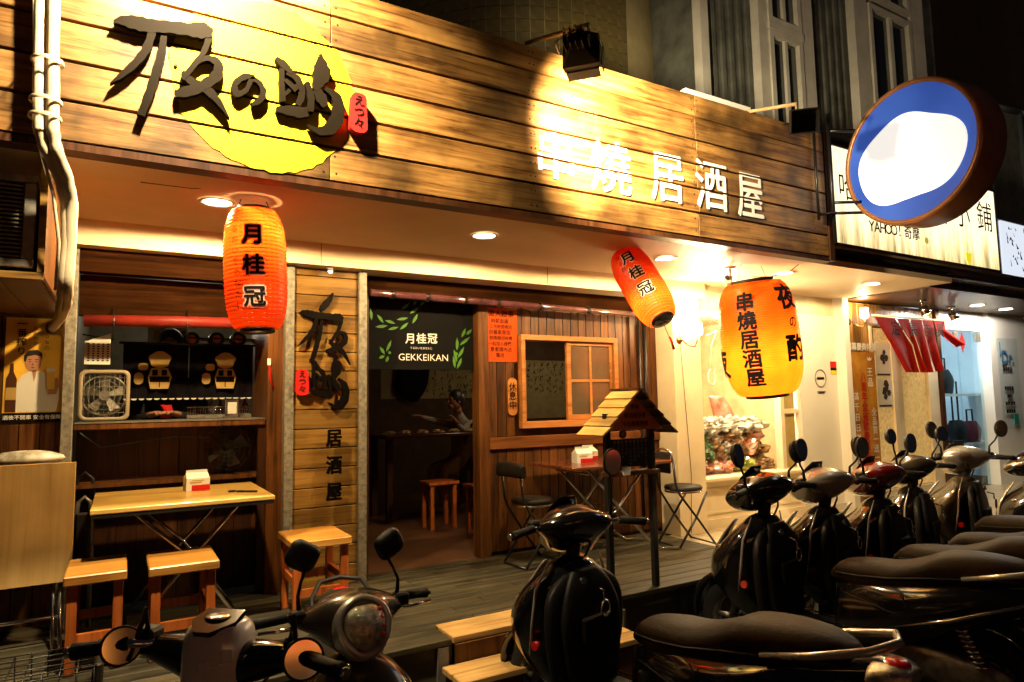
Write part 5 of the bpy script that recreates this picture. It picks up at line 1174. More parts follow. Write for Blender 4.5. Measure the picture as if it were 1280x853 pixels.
# ================================================================== upper storeys
TC = V((4.35, 7.35)); TR = 1.95
tw = thing('tiled_tower', 'curved olive tiled tower rising behind the middle of the fascia', 'building', (TC.x, TC.y, 2.8))
M().lathe([(TR-.012, 2.85), (TR-.012, 9)], 72, Matrix.Translation((TC.x, TC.y, 0)), cap=True).build('core', GROUT, tw)
tmesh = None; da = .155/TR
for r_ in range(14):
    z = 4.42+r_*.145
    for k in range(20):
        a = math.radians(-166)+k*da*1.0
        if tmesh is None:
            m = M(); n = 3
            for j in range(n):
                b0, b1 = -da*.47+da*.94*j/n, -da*.47+da*.94*(j+1)/n
                f_ = lambda b_, rr, zz: V((rr*math.cos(b_)-TR, rr*math.sin(b_), zz))
                m.add([f_(b0, TR, .003), f_(b1, TR, .003), f_(b1, TR, .140), f_(b0, TR, .140)], [(0, 1, 2, 3)])
            for (b0, z0_, b1, z1_) in ((-da*.47, .003, da*.47, .003), (da*.47, .003, da*.47, .140), (da*.47, .140, -da*.47, .140), (-da*.47, .140, -da*.47, .003)):
                m.add([f_(b0, TR, z0_), f_(b1, TR, z1_), f_(b1, TR-.01, z1_), f_(b0, TR-.01, z0_)], [(0, 1, 2, 3)])
            o = m.build('tile', TILE, tw, local=True); tmesh = o
        else: o = tmesh.copy(); COL.objects.link(o)
        o.location = V((TC.x+TR*math.cos(a), TC.y+TR*math.sin(a), z))-worldloc(tw); o.rotation_euler = (random.uniform(-.006, .006), 0, a+random.uniform(-.01, .01))
struct(M().box(-2.6, 1.45, 5.9, 6, 2.85, 9).build('dark_upper_wall', DWALL))
bb = thing('bay_building', 'grey clad upper storey with white framed tall windows above the signs', 'building', (8, 5, 3.8))
def bx2(p0, p1, d0, d1, z0, z1, mat, nm, par, o=(5.45, 5.0), ang=0.0):
    u = V((math.cos(ang), math.sin(ang), 0)); n_ = V((-math.sin(ang), math.cos(ang), 0)); O = V((o[0], o[1], 0))
    m = M().box(p0, p1, d0, d1, z0, z1); m.v = [O+u*p.x+n_*p.y+V((0, 0, p.z)) for p in m.v]; return m.build(nm, mat, par)
bx2(0, 5.2, .10, 1.0, 3.0, 9, NIGHTG, 'wall', bb)
# corrugation ribs
for a, b_ in ((.28, .95), (2.05, 2.85)):
    k = a
    while k < b_: bx2(k, k+.055, .07, .0999, 3.2, 9, NIGHTG, 'cladding_rib', bb); k += .15
for a, b_ in ((0.0, .12), (.98, 1.14), (1.78, 2.02), (2.95, 3.25), (4.35, 4.7)): bx2(a, b_, -.02, .0995, 3.0, 9, WHITEFR, 'pilaster', bb)
def bwin(a, b_, z0, z1, lab):
    w_ = bx2(a, b_, -.03, .05, z0, z1, GLASSD, 'window', bb)
    w_.data = bx2(a+.07, b_-.07, .02, .03, z0+.07, z1-.07, plain('night_pane', (.02, .022, .024), .08, coat=1) if 'night_pane' not in MATS else MATS['night_pane'], 'pane_tmp', bb).data
    bpy.data.objects.remove([o for o in bpy.data.objects if o.name.startswith('pane_tmp')][0])
    m = M().box(a, a+.07, -.04, .06, z0, z1).box(b_-.07, b_, -.04, .06, z0, z1).box(a+.07, b_-.07, -.04, .06, z0, z0+.07).box(a+.07, b_-.07, -.04, .06, z1-.07, z1).box(a+(b_-a)*.48, a+(b_-a)*.56, -.02, .05, z0+.07, z1-.07)
    m.v = [V((5.45, 5.0, 0))+p for p in m.v]; m.build('frame', WHITEFR, w_)
bwin(1.15, 1.77, 4.15, 6.02, ''); bwin(1.15, 1.77, 6.12, 7.6, ''); bwin(3.28, 4.32, 5.0, 7.0, ''); bwin(3.28, 4.32, 7.1, 8.4, ''); bx2(1.141, 1.779, -.05, .07, 6.03, 6.11, WHITEFR, 'transom', bb)
tb2 = thing('glazed_bay', 'dim bluish glazed bay with rounded metal top at the far right above the signs', 'building', (12.5, 5, 3.5))
m = M(); O = V((13.2, 6.6)); n = 9
for i in range(n):
    a0_, a1_ = PI+.15+i*.34, PI+.15+(i+1)*.34
    p, q = V((O.x+2.6*math.cos(a0_), O.y+1.6*math.sin(a0_), 0)), V((O.x+2.6*math.cos(a1_), O.y+1.6*math.sin(a1_), 0))
    z0, z1 = 2.9, 6.35
    M().add([p+V((0, 0, z0)), q+V((0, 0, z0)), q+V((0, 0, z1)), p+V((0, 0, z1))], [(0, 1, 2, 3)]).build('pane', MATS['night_pane'] if i % 3 else NIGHTG, tb2)
    m.tube([p+V((0, 0, z0)), p+V((0, 0, z1))], .05, 6).tube([p+V((0, 0, z1)), q+V((0, 0, z1))], .06, 6).tube([p+V((0, 0, 4.1)), q+V((0, 0, 4.1))], .04, 6)
m.build('mullions', plain('teal_metal', (.20, .25, .24), .45, metal=.3), tb2)
struct(M().box(10.7, 40, 7.2, 7.3, 2.8, 14).box(4, 40, 9, 9.1, 2.8, 14).build('far_upper_wall', DWALL))
tag(M().box(3.46, 4.15, 3.33, 3.45, ZF1+.001, ZF1+.05).build('light_tray', WHITE), 'slim white perforated tray lying on the top edge of the fascia', 'tray')
tag(M().cyl((5.05, 3.6, 3.95), (8.4, 3.65, 4.02), .05, 10).build('roof_pipe', BLACKM), 'dark round pipe above the long light box sign', 'pipe')

# ================================================================== furniture on the deck
def stool(x, y, rz, label, grp='square wooden stools on the deck', w=.34, d=.42, h=.45):
    t = thing('wooden_stool', label, 'stool', (x, y, DZ+.003), grp, rz); z = h
    M().box(-w/2, w/2, -d/2, d/2, z-.045, z, bev=.006).build('seat', W_SEAT, t, local=True)
    hx, hy = w/2-.035, d/2-.05
    for sx_ in (-1, 1):
        for sy in (-1, 1): M().box(sx_*hx-.021, sx_*hx+.021, sy*hy-.021, sy*hy+.021, 0, z-.0455, bev=.003).build('leg', W_STOOL, t, local=True)
    for sy in (-1, 1): M().box(-hx+.0215, hx-.0215, sy*hy-.012, sy*hy+.012, .13 if sy < 0 else .16, .175 if sy < 0 else .205).build('stretcher', W_STOOL, t, local=True)
    for sx_ in (-1, 1): M().box(sx_*hx-.012, sx_*hx+.012, -hy+.0215, hy-.0215, .19, .235).build('stretcher', W_STOOL, t, local=True)
    return t
stool(-.075, 3.95, 0, 'wooden stool in front of the leaning plywood table at the left', w=.255); stool(.298, 3.92, 0, 'wooden stool in front of the yellow table', w=.315); stool(1.025, 4.12, 0, 'wooden stool at the foot of the vertical sign behind the scooter mirror')

def xleg(m, x, y0, y1, z0, z1, r=.011, cross=False):
    m.tube([(x, y0, z0), (x+.0, y1, z1)], r, 8)
yt = thing('yellow_table', 'long yellow topped folding table under the kitchen window', 'table', (.33, 4.4, DZ))
M().box(-.115, .765, 3.95, 4.75, 1.075, 1.10, bev=.004).build('tabletop', PLYT, yt)
M().box(-.110, .76, 3.955, 4.745, 1.055, 1.0745).build('edge_frame', BLACKM, yt)
for y_ in (4.08, 4.62):
    M().tube([(.08, y_, 1.054), (.36, y_, .78), (.62, y_, DZ+.012)], .011, 8).build('leg', CHROME, yt); M().tube([(.60, y_+.02, 1.054), (.34, y_+.02, .76), (.06, y_+.02, DZ+.012)], .011, 8).build('leg', CHROME, yt)
M().tube([(.62, 4.06, DZ+.012), (.62, 4.66, DZ+.012)], .010, 8).build('foot_bar', CHROME, yt); M().tube([(.06, 4.08, DZ+.012), (.06, 4.68, DZ+.012)], .010, 8).build('foot_bar', CHROME, yt)
def carton(x, y, z, label, rz=0.0, s=1.0):
    t = thing('milk_carton', label, 'carton', (x, y, z), None, rz); w_, d_, h_ = .065*s, .05*s, .075*s
    M().box(-w_, w_, -d_, d_, 0, h_).add([(-w_, -d_, h_), (w_, -d_, h_), (w_, d_, h_), (-w_, d_, h_), (-w_*.9, -.004, h_*1.42), (w_*.9, -.004, h_*1.42), (w_*.9, .004, h_*1.42), (-w_*.9, .004, h_*1.42)], [(0, 1, 5, 4), (2, 3, 7, 6), (1, 2, 6, 5), (3, 0, 4, 7), (4, 5, 6, 7)]).box(-w_*.9, w_*.9, -.003, .003, h_*1.42, h_*1.62).build('carton', WPAPER, t, local=True)
    M().box(-w_*.55, w_+.0006, -d_-.0008, -d_-.0002, .002, h_*.48).build('red_panel', REDINK, t, local=True)
    m = M(); m.box(-w_*.7, w_*.3, -d_-.001, -d_-.0003, h_*.62, h_*.74).box(-w_*.5, w_*.5, -d_-.001, -d_-.0003, h_*.80, h_*.86); m.build('print', GOLDINK, t, local=True); return t
carton(.41, 4.48, 1.101, 'small red and white carton standing on the yellow table', .1)
t = thing('pen_holder', 'black pen and clip lying on the right end of the yellow table', 'pen', (.66, 4.2, 1.101)); M().tube([(.60, 4.22, 1.107), (.70, 4.14, 1.107)], .006, 6).build('pen', BLACKP, t); M().tube([(.58+.02*math.cos(a), 4.25+.02*math.sin(a), 1.106) for a in [2*PI*i/14 for i in range(14)]], .004, 5, closed=True).build('clip', BLACKP, t)
# plywood table folded upright
pt = thing('folded_table', 'pale plywood table top standing upright on tube legs at the far left', 'table', (-.5, 4.3, DZ))
M().box(-1.3, -.195, 4.28, 4.305, .70, 1.32, bev=.003).build('tabletop', PLY, pt)
for x in (-.245, -.275): M().tube([(x, 4.32, .75), (x, 4.32, .52), (x+.02, 4.15, DZ+.012)], .010, 8).build('leg', CHROME, pt)
M().tube([(-1.2, 4.32, .52), (-.25, 4.32, .52)], .010, 8).build('crossbar', CHROME, pt); M().tube([(-1.2, 4.33, .75), (-1.2, 4.33, DZ+.012)], .010, 8).build('leg', CHROME, pt)
bg_ = M(); rsx = []
for i in range(11):
    a = -PI/2+PI*i/10; r = max(math.cos(a), .02); rsx.append([V((-.42, 4.40, 1.34))+V((.17*r*math.cos(b_), .07*r*math.sin(b_), .045*math.sin(a)))*(1+.2*noise.noise(V((i*.4, b_*2, 3)))) for b_ in [2*PI*j/20 for j in range(20)]])
tag(bg_.rings(rsx, False).build('rice_sack', BAGM[1]), 'glossy white sack lying behind the top edge of the plywood table', 'sack')
tag(M().box(-.9, -.24, 4.345, 4.60, 1.0, 1.296).build('storage_box', W_PANELD), 'dark wooden box behind the plywood table carrying the white sack', 'box')
# folded metal chair in the dark left of the yellow table
fc = thing('folded_chair', 'folded metal chair standing in the dark between steel post and yellow table', 'chair', (-.17, 4.6, DZ))
M().tube([(-.21, 4.5, DZ+.01), (-.20, 4.55, .95), (-.19, 4.56, 1.07), (-.16, 4.56, 1.10), (-.13, 4.56, 1.07), (-.12, 4.55, .95), (-.12, 4.5, DZ+.01)], .012, 8).build('frame', STEEL, fc); M().box(-.20, -.13, 4.50, 4.53, .72, 1.02, bev=.01).build('seat', VINYLD, fc)
M().tube([(-.22, 4.8, 1.02), (-.21, 4.8, 1.18), (-.17, 4.8, 1.22), (-.13, 4.8, 1.18), (-.12, 4.8, 1.02)], .010, 8).tube([(-.22, 4.8, 1.03), (-.22, 4.75, DZ+.01)], .01, 8).build('rear_frame', BLACKM, fc)
# wire rack at lower left
wr = thing('wire_crate', 'low wire crate with a dark end post on the deck edge at the lower left', 'crate', (-.1, 3.6, DZ+.004)); m = M()
for i in range(10): x = -.62+i*.062; m.tube([(x, 3.42, .50), (x, 3.80, .50), (x, 3.80, DZ+.01)], .003, 5).tube([(x, 3.42, .50), (x, 3.42, DZ+.01)], .003, 5)
for i in range(6): y_ = 3.42+i*.076; m.tube([(-.62, y_, .503), (-.062, y_, .503)], .003, 5)
for z in (.42, .46): m.tube([(-.62, 3.42, z), (-.062, 3.42, z), (-.062, 3.80, z), (-.62, 3.80, z)], .003, 5, closed=True)
m.build('wires', BLACKM, wr); M().box(-.06, -.03, 3.42, 3.80, DZ+.006, .525, bev=.008).build('end_panel', VINYLD, wr)

# dark table with chrome folding legs
dt = thing('dark_table', 'dark reddish table on chrome folding legs under the window', 'table', (3.35, 4.35, DZ))
M().box(2.905, 3.90, 4.08, 4.68, 1.075, 1.10, bev=.004).build('tabletop', W_TABLE, dt)
for y_, d in ((4.16, -1), (4.60, 1)):
    M().tube([(3.10, y_, 1.07), (3.42, y_, .74), (3.72, y_, .45), (3.80, y_-.02, DZ+.016), (3.94, y_-.08, DZ+.014)], .012, 8).build('leg', CHROME, dt)
    M().tube([(3.72, y_+.03, 1.07), (3.42, y_+.03, .76), (3.12, y_+.03, .46), (3.04, y_+.01, DZ+.05), (2.88, y_-.05, DZ+.014)], .012, 8).build('leg', CHROME, dt)
M().tube([(3.42, 4.16, .745), (3.42, 4.63, .745)], .008, 6).tube([(3.12, 4.18, 1.03), (3.12, 4.62, 1.03)], .008, 6).build('crossbar', CHROME, dt)
carton(3.20, 4.36, 1.101, 'white carton with red panel at the front of the dark table', -.2, 1.05); carton(3.36, 4.50, 1.101, 'second carton just behind the white one on the dark table', .15, 1.05)
def pipe_chair(x, y, rz, label, back=True, padded=True):
    t = thing('folding_chair', label, 'chair', (x, y, DZ+.003), 'black folding chairs with round seats', rz)
    M().lathe([(.001, .445), (.13, .445), (.155, .455), (.16, .470), (.15, .485), (.10, .492), (.001, .494)], 28).build('seat', VINYLD, t, local=True)
    M().tube([(.15*math.cos(a), .15*math.sin(a), .440) for a in [2*PI*i/28 for i in range(28)]], .008, 6, closed=True).build('seat_ring', CHROME, t, local=True)
    for s_ in (-1, 1):
        M().tube([(-.17, s_*.14, .006), (.0, s_*.14, .22), (.15, s_*.12, .435)], .010, 8).build('leg', BLACKM, t, local=True)
        M().tube([(.19, s_*.155, .006), (.02, s_*.155, .22), (-.14, s_*.13, .43), (-.17, s_*.12, .50), (-.19, s_*.12, .66 if padded else .72)], .010, 8).build('leg', BLACKM if padded else BLACKM, t, local=True)
    M().tube([(-.17, -.14, .01), (-.17, .14, .01)], .008, 6).tube([(.19, -.155, .01), (.19, .155, .01)], .008, 6).build('foot_bar', BLACKM, t, local=True)
    if padded:
        M().loft([((-.195, -.165, .70), (.022, 0, 0), (0, 0, .045), 3), ((-.205, -.10, .71), (.030, 0, 0), (0, 0, .055), 3), ((-.21, 0, .715), (.030, 0, 0), (0, 0, .058), 3), ((-.205, .10, .71), (.030, 0, 0), (0, 0, .055), 3), ((-.195, .165, .70), (.022, 0, 0), (0, 0, .045), 3)], 14).build('backrest', VINYLD, t, local=True)
    else:
        M().tube([(-.19, -.12, .70), (-.20, -.11, .78), (-.20, 0, .80), (-.20, .11, .78), (-.19, .12, .70)], .010, 8).build('back_frame', CHROME, t, local=True)
        M().box(-.212, -.19, -.10, .10, .60, .775, bev=.01).build('backrest', VINYLD, t, local=True)
    return t
pipe_chair(2.72, 4.36, math.radians(5), 'black round seated chair with padded backrest left of the dark table')
pipe_chair(4.13, 4.20, math.radians(-6), 'black folding chair with upright panel back between table and cream pillar', padded=False)

# menu stand with little shingle roof
mb = thing('menu_stand', 'black two legged menu stand with little roof of yellow shingles', 'menu stand', (2.88, 3.40, DZ))
for x in (2.69, 3.06): M().box(x-.019, x+.019, 3.375, 3.413, DZ+.003, 1.50, bev=.002).build('post', BLACKM, mb)
M().box(2.709, 3.041, 3.378, 3.392, 1.165, 1.345).build('blackboard', plain('blackboard', (.012, .011, .010), .6, vary=.3), mb)
M().box(2.665, 3.085, 3.34, 3.44, 1.112, 1.14, bev=.003).build('tray', W_PANEL, mb)
m = M(); random.seed(4)
for i in range(9): column(m, '酒燒月夜居屋串日冠'[i:i+1]+'一二三十八六'[i % 4:], (2.735+i*.033, 3.3755, 1.325), .022, .024)
m.build('chalk_menu', plain('chalk', (.6, .56, .46), .8), mb)['kind'] = 'stuff'
apx, apz = 2.875, 1.650; ex = .30; ez = .285
gb = M().prism([(-.235, -.245), (.235, -.245), (0, -.03)], (apx, 3.33, apz), FU, FV, (0, .012, 0)).build('gable', plain('gable_orange', (.75, .20, .035), .5, vary=.3), mb)
m = M()
for r_, s_ in enumerate(('串燒', '居酒屋菜單', '今日推薦特價')): put(m, s_, (apx, 3.3285, apz-.10-r_*.055), .036, bold=.01)
m.build('gable_text', INK, gb)
sl = math.atan2(ez, ex); L_ = math.hypot(ex, ez)/5*1.12
for side in (-1, 1):
    for k in range(5):
        f0, f1 = k/5, (k+1)/5+.04
        a = V((apx+side*ex*f0, 0, apz-ez*f0+.004)); b_ = V((apx+side*ex*f1, 0, apz-ez*f1+.020)); n_ = V((side*math.sin(sl), 0, math.cos(sl)))*.010
        y0, y1 = 3.27, 3.54; m = M(); vs = [V((p.x, y, p.z))+q for p in (a, b_) for y in (y0, y1) for q in (V((0, 0, 0)), n_)]
        c_ = sum(vs, V((0, 0, 0)))/8; m.add([p-c_ for p in vs], [(0, 1, 3, 2), (4, 6, 7, 5), (0, 4, 5, 1), (2, 3, 7, 6), (0, 2, 6, 4), (1, 5, 7, 3)])
        o = m.build('shingle', W_SHINGLE if side < 0 else W_PANELD, mb, local=True); o.location = c_-worldloc(mb)
M().box(apx-.02, apx+.02, 3.262, 3.548, apz+.005, apz+.022).build('ridge_board', W_PANELD, mb)
M().box(2.671, 2.709, 3.376, 3.412, 1.501, 1.51).build('cap', BLACKM, mb)
c = at(778, 543, 3.32); tag(M().lathe([(.01, 0), (.028, .004), (.03, .012), (.01, .016)], 12, Matrix.Translation((c.x, 3.325, c.z)) @ Matrix.Rotation(PI/2, 4, 'X')).build('round_badge', plain('plum_badge', (.15, .03, .06), .5)), 'round plum coloured badge at the lower left of the menu stand roof', 'badge')
t = thing('small_dish', 'little white printed dish clipped on the menu stand tray', 'dish', (2.79, 3.33, 1.14)); M().prism([(-.035, .02), (.035, .02), (.025, -.03), (-.025, -.03)], (2.79, 3.325, 1.15), FU, FV, (0, .01, 0)).build('body', WPAPER, t); M().box(2.78-.04, 2.78+.04, 3.345, 3.375, 1.1405, 1.175).build('wood_block', W_STEP, t)

# ================================================================== scooters
def scooter(label, x, y, deg, body=BLACKG, front=None, cover=None, seat=VINYL, nacelle='plain', mirror='oval', s=1.0, steer=0.0, mirrors=(1, 1), plate=None, mh=.0, mw=.29, mtilt=.10, msize=1.0, myaw=0.0, trim=True, wide=1.0):
    front = front or body; cover = cover or body
    t = thing('scooter', label, 'scooter', (x, y, 0), 'scooters parked along the kerb', math.radians(deg)); t.scale = (s, s, s)
    B = lambda m, nm, mat, par=t: m.build(nm, mat, par, local=True)
    X, Y_, Z = V((1, 0, 0)), V((0, 1, 0)), V((0, 0, 1))
    # wheels
    def wheel(cx, par=t):
        R = .225; mt = Matrix.Translation((cx, 0, R)) @ Matrix.Rotation(PI/2, 4, 'X')
        ty = B(M().lathe([(.150, -.040), (.185, -.052), (.212, -.045), (.224, -.018), (.226, 0), (.224, .018), (.212, .045), (.185, .052), (.150, .040), (.150, -.040)], 36, mt), 'wheel', RUBBER)
        m = M().lathe([(.150, -.038), (.146, -.030), (.134, -.028), (.134, .028), (.146, .030), (.150, .038)], 36, mt)
        for i in range(5):
            a = 2*PI*i/5; u = V((math.cos(a), 0, math.sin(a))); c = V((cx, 0, R)); m.tube([c+u*.03, c+u*.137], [.020, .014], 6)
        m.cyl((cx, -.045, R), (cx, .045, R), .034, 16); B(m, 'rim', CAST, ty)
        B(M().lathe([(.045, .043), (.095, .043), (.095, .047), (.045, .047)], 28, mt), 'brake_disc', CHROME, ty); return ty
    wheel(.62); wheel(-.62)
    def arc(cx, cz, R, a0, a1, w_, th, nm, mat):
        secs = []
        for i in range(8):
            a = math.radians(a0+(a1-a0)*i/7); d = V((math.cos(a), 0, math.sin(a))); k = (.55 if i in (0, 7) else .85 if i in (1, 6) else 1)
            secs.append((V((cx, 0, cz))+d*(R+th*.3), Y_*w_*k, d*th*k, 2.6))
        return B(M().loft(secs, 18, 2), nm, mat)
    arc(.62, .225, .262, -12, 158, .078, .022, 'front_fender', front)
    arc(-.62, .225, .265, 10, 175, .080, .015, 'rear_fender', BLACKP)
    m = M()
    for sy in (-1, 1): m.tube([(.62, sy*.075, .225), (.56, sy*.075, .45), (.49, sy*.05, .72)], .020, 10)
    B(m, 'fork', CAST)
    # leg shield / front cowl
    W_ = wide
    fc_ = B(M().loft([(V((.40, 0, .26)), X*.06, Y_*.11*W_, 3), (V((.47, 0, .35)), X*.14, Y_*.160*W_, 2.4), (V((.54, 0, .47)), X*.21, Y_*.205*W_, 1.75), (V((.535, 0, .59)), X*.205, Y_*.235*W_, 1.6), (V((.49, 0, .69)), X*.175, Y_*.235*W_, 1.6), (V((.45, 0, .77)), X*.125, Y_*.195*W_, 1.7), (V((.43, 0, .835)), X*.08, Y_*.12, 1.9), (V((.42, 0, .86)), X*.045, Y_*.06, 2)], 28, 4), 'front_cowl', front)
    B(M().loft([(V((.30, 0, .30)), X*.03, Y_*.13*W_, 5), (V((.315, 0, .45)), X*.03, Y_*.165*W_, 5), (V((.32, 0, .62)), X*.03, Y_*.170*W_, 5), (V((.335, 0, .74)), X*.03, Y_*.13*W_, 4), (V((.36, 0, .82)), X*.03, Y_*.08, 3)], 24, 3), 'inner_panel', BLACKP)
    B(M().box(.268, .292, -.10, .10, .50, .615, bev=.010).box(.262, .269, -.03, .03, .60, .612), 'glove_box', VINYLD)
    B(M().tube([(.40, .158, .318), (.1, .172, .305), (-.12, .165, .315)], .006, 6).tube([(.40, -.158, .318), (.1, -.172, .305), (-.12, -.165, .315)], .006, 6), 'floor_trim', CHROME)
    B(M().box(-.08, .34, -.12, -.03, .305, .315, bev=.003).box(-.08, .34, .03, .12, .305, .315, bev=.003), 'foot_mat', RUBBER)
    B(M().loft([(V((.725, 0, .44)), Y_*.04, X*.012, 3), (V((.738, 0, .52)), Y_*.070, X*.014, 3), (V((.725, 0, .61)), Y_*.062, X*.014, 3), (V((.665, 0, .72)), Y_*.04, X*.012, 3), (V((.60, 0, .81)), Y_*.02, X*.008, 2)], 16, 3), 'centre_panel', SILVER if trim else BLACKP, fc_)
    gr = M()
    for i in range(4): gr.box(.70, .755, -.06+.006*i, .06-.006*i, .455+i*.022, .462+i*.022)
    B(gr, 'grille', BLACKP, fc_)
    B(M().cyl((.43, .205*W_, .50), (.43, .226*W_, .50), .020, 14), 'reflector', LENSR, fc_)
    B(M().loft([(V((.36, 0, .31)), X*.025, Y_*.175*W_, 5), (V((.35, 0, .47)), X*.03, Y_*.216*W_, 5), (V((.35, 0, .62)), X*.03, Y_*.228*W_, 5), (V((.36, 0, .73)), X*.03, Y_*.200*W_, 4), (V((.37, 0, .80)), X*.025, Y_*.12, 3)], 26, 3), 'cowl_edge', BLACKP, fc_)
    for sy in (-1, 1):      # side turn lamps and a silver edge strip
        B(M().ball((.60, sy*.135*W_, .66), .055, .035, .022, 14, 8), 'turn_signal', LENSC, fc_)
        if trim: B(M().tube([(.47, sy*.218*W_, .45), (.44, sy*.226*W_, .60), (.43, sy*.212*W_, .74), (.41, sy*.15*W_, .86)], [.004, .008, .007, .003], 8), 'edge_strip', SILVER, fc_)
    B(M().tube([(.225, .030*math.cos(a), .655+.034*math.sin(a)) for a in [2*PI*i/20 for i in range(20)]], .0045, 6, closed=True).tube([(.28, 0, .74), (.235, 0, .73), (.235, 0, .69)], .005, 6), 'bag_hook', CHROME)
    B(M().cyl((.285, .09, .78), (.27, .09, .785), .016, 14), 'ignition_lock', CHROME)
    B(M().tube([(.44, 0, .78), (.40, 0, .96)], [.038, .032], 12).tube([(.40, .03, .80), (.37, .06, .90), (.38, .10, .97)], .006, 6).tube([(.40, -.03, .80), (.365, -.06, .90), (.38, -.10, .97)], .006, 6), 'steering_neck', BLACKP)
    # floorboard
    B(M().loft([(V((.38, 0, .29)), Y_*.15, Z*.03, 4), (V((.2, 0, .275)), Y_*.165, Z*.03, 4), (V((-.05, 0, .275)), Y_*.165, Z*.035, 4), (V((-.16, 0, .30)), Y_*.15, Z*.05, 4)], 20, 2), 'floorboard', BLACKP)
    # body and seat
    bd = B(M().loft([(V((.0, 0, 0.415)), Y_*.11, Z*.15, 3), (V((-.12, 0, 0.445)), Y_*.15, Z*.18, 3), (V((-.32, 0, 0.485)), Y_*.178*W_, Z*.165, 2.8), (V((-.55, 0, 0.555)), Y_*.175*W_, Z*.13, 2.6), (V((-.78, 0, 0.635)), Y_*.14, Z*.095, 2.4), (V((-.96, 0, 0.690)), Y_*.085, Z*.055, 2.2), (V((-1.02, 0, 0.705)), Y_*.04, Z*.025, 2)], 28, 4), 'body', body)
    for sy in (-1, 1):
        if trim: B(M().tube([(-.25, sy*.176*W_, 0.415), (-.55, sy*.178*W_, 0.515), (-.80, sy*.140, 0.615), (-.96, sy*.085, 0.695)], [.003, .009, .008, .003], 8), 'side_strip', CHROME, bd)
        B(M().ball((-.90, sy*.115, 0.645), .060, .022, .028, 14, 8), 'turn_signal', LENSA, bd)
    st_ = B(M().loft([(V((.03, 0, 0.593)), Y_*.055, Z*0.027, 2.4), (V((-.03, 0, 0.618)), Y_*.10, Z*0.057, 2.6), (V((-.14, 0, 0.619)), Y_*.135, Z*0.074, 3), (V((-.28, 0, 0.624)), Y_*.150, Z*0.078, 3), (V((-.40, 0, 0.651)), Y_*.152, Z*0.089, 3), (V((-.50, 0, 0.691)), Y_*.148, Z*0.092, 3), (V((-.64, 0, 0.713)), Y_*.140, Z*0.084, 3), (V((-.78, 0, 0.721)), Y_*.118, Z*0.068, 2.8), (V((-.86, 0, 0.721)), Y_*.075, Z*0.041, 2.4), (V((-.885, 0, 0.720)), Y_*.03, Z*0.016, 2)], 26, 4), 'seat', seat)
    B(M().tube([(-.885, 0, 0.720), (-.80, .118, 0.712), (-.64, .145, 0.700), (-.45, .153, 0.675), (-.28, .152, 0.645), (-.14, .138, 0.630), (-.02, .10, 0.620), (.035, 0, 0.615), (-.02, -.10, 0.620), (-.14, -.138, 0.630), (-.28, -.152, 0.645), (-.45, -.153, 0.675), (-.64, -.145, 0.700), (-.80, -.118, 0.712)], .005, 6, closed=True), 'seat_seam', BLACKP, st_)
    B(M().tube([(-.60, .155, 0.700), (-.78, .165, 0.745), (-.95, .12, 0.790), (-1.0, 0, 0.800), (-.95, -.12, 0.790), (-.78, -.165, 0.745), (-.60, -.155, 0.700)], [.010, .013, .015, .015, .015, .013, .010], 10), 'grab_rail', SILVER if trim else BLACKP)
    B(M().loft([(V((-.93, 0, 0.700)), Y_*.115, Z*.04, 2.6), (V((-1.0, 0, 0.705)), Y_*.10, Z*.036, 2.4), (V((-1.045, 0, 0.707)), Y_*.055, Z*.018, 2)], 20, 3), 'tail_light', LENSC); B(M().ball((-.985, 0, .735), .045, .05, .014, 16, 8), 'brake_lens', LENSR)
    for sy in (-1, 1):
        B(M().tube([(-.06, sy*.140, .54), (-.30, sy*.176*W_, .50), (-.52, sy*.178*W_, .50), (-.72, sy*.152, .565)], .0035, 5).tube([(-.34, sy*.172*W_, .62), (-.38, sy*.180*W_, .53), (-.36, sy*.168*W_, .42)], .003, 5).tube([(-.02, sy*.105, .57), (-.02, sy*.118, .48), (-.04, sy*.120, .36)], .003, 5), 'panel_seam', RUBBER, bd)
        B(M().loft([(V((-.18, sy*.155, .35)), X*.10, Z*.035, 3), (V((-.18, sy*.172, .35)), X*.09, Z*.028, 3)], 14, 1), 'air_box_cover', BLACKP, bd)
    # engine, exhaust, shock, stand
    B(M().loft([(V((-.12, 0, .27)), Y_*.07, Z*.07, 3), (V((-.30, 0, .28)), Y_*.11, Z*.10, 3), (V((-.48, .05, .27)), Y_*.10, Z*.095, 3), (V((-.68, .10, .25)), Y_*.045, Z*.085, 2.6), (V((-.76, .10, .24)), Y_*.03, Z*.05, 2.2)], 20, 3), 'engine', CAST)
    B(M().tube([(-.2, -.09, .22), (-.35, -.13, .19), (-.50, -.155, .24), (-.56, -.16, .28)], .018, 8).loft([(V((-.50, -.165, .26)), Y_*.02, Z*.02, 2), (V((-.55, -.17, .29)), Y_*.045, Z*.055, 2.2), (V((-.85, -.175, .37)), Y_*.048, Z*.058, 2.2), (V((-.90, -.175, .385)), Y_*.03, Z*.035, 2)], 18, 2), 'exhaust', CAST)
    for sy in (-1, 1):
        a, b_ = V((-.66, sy*.125, .28)), V((-.52, sy*.135, .60)); d = (b_-a)
        sk = B(M().cyl(a, b_, .012, 8).cyl(a+d*.62, b_, .026, 12), 'shock_absorber', CAST)
        h = [a+d*(.12+.52*i/90)+V((math.cos(i*.56)*.028, math.sin(i*.56)*.028, 0)) for i in range(91)]; B(M().tube(h, .0052, 6), 'spring', PLATE if False else CHROME, sk)
    B(M().tube([(-.16, .10, .22), (-.10, .20, .02)], .010, 6).box(-.13, -.07, .18, .23, .0, .02), 'side_stand', BLACKM)
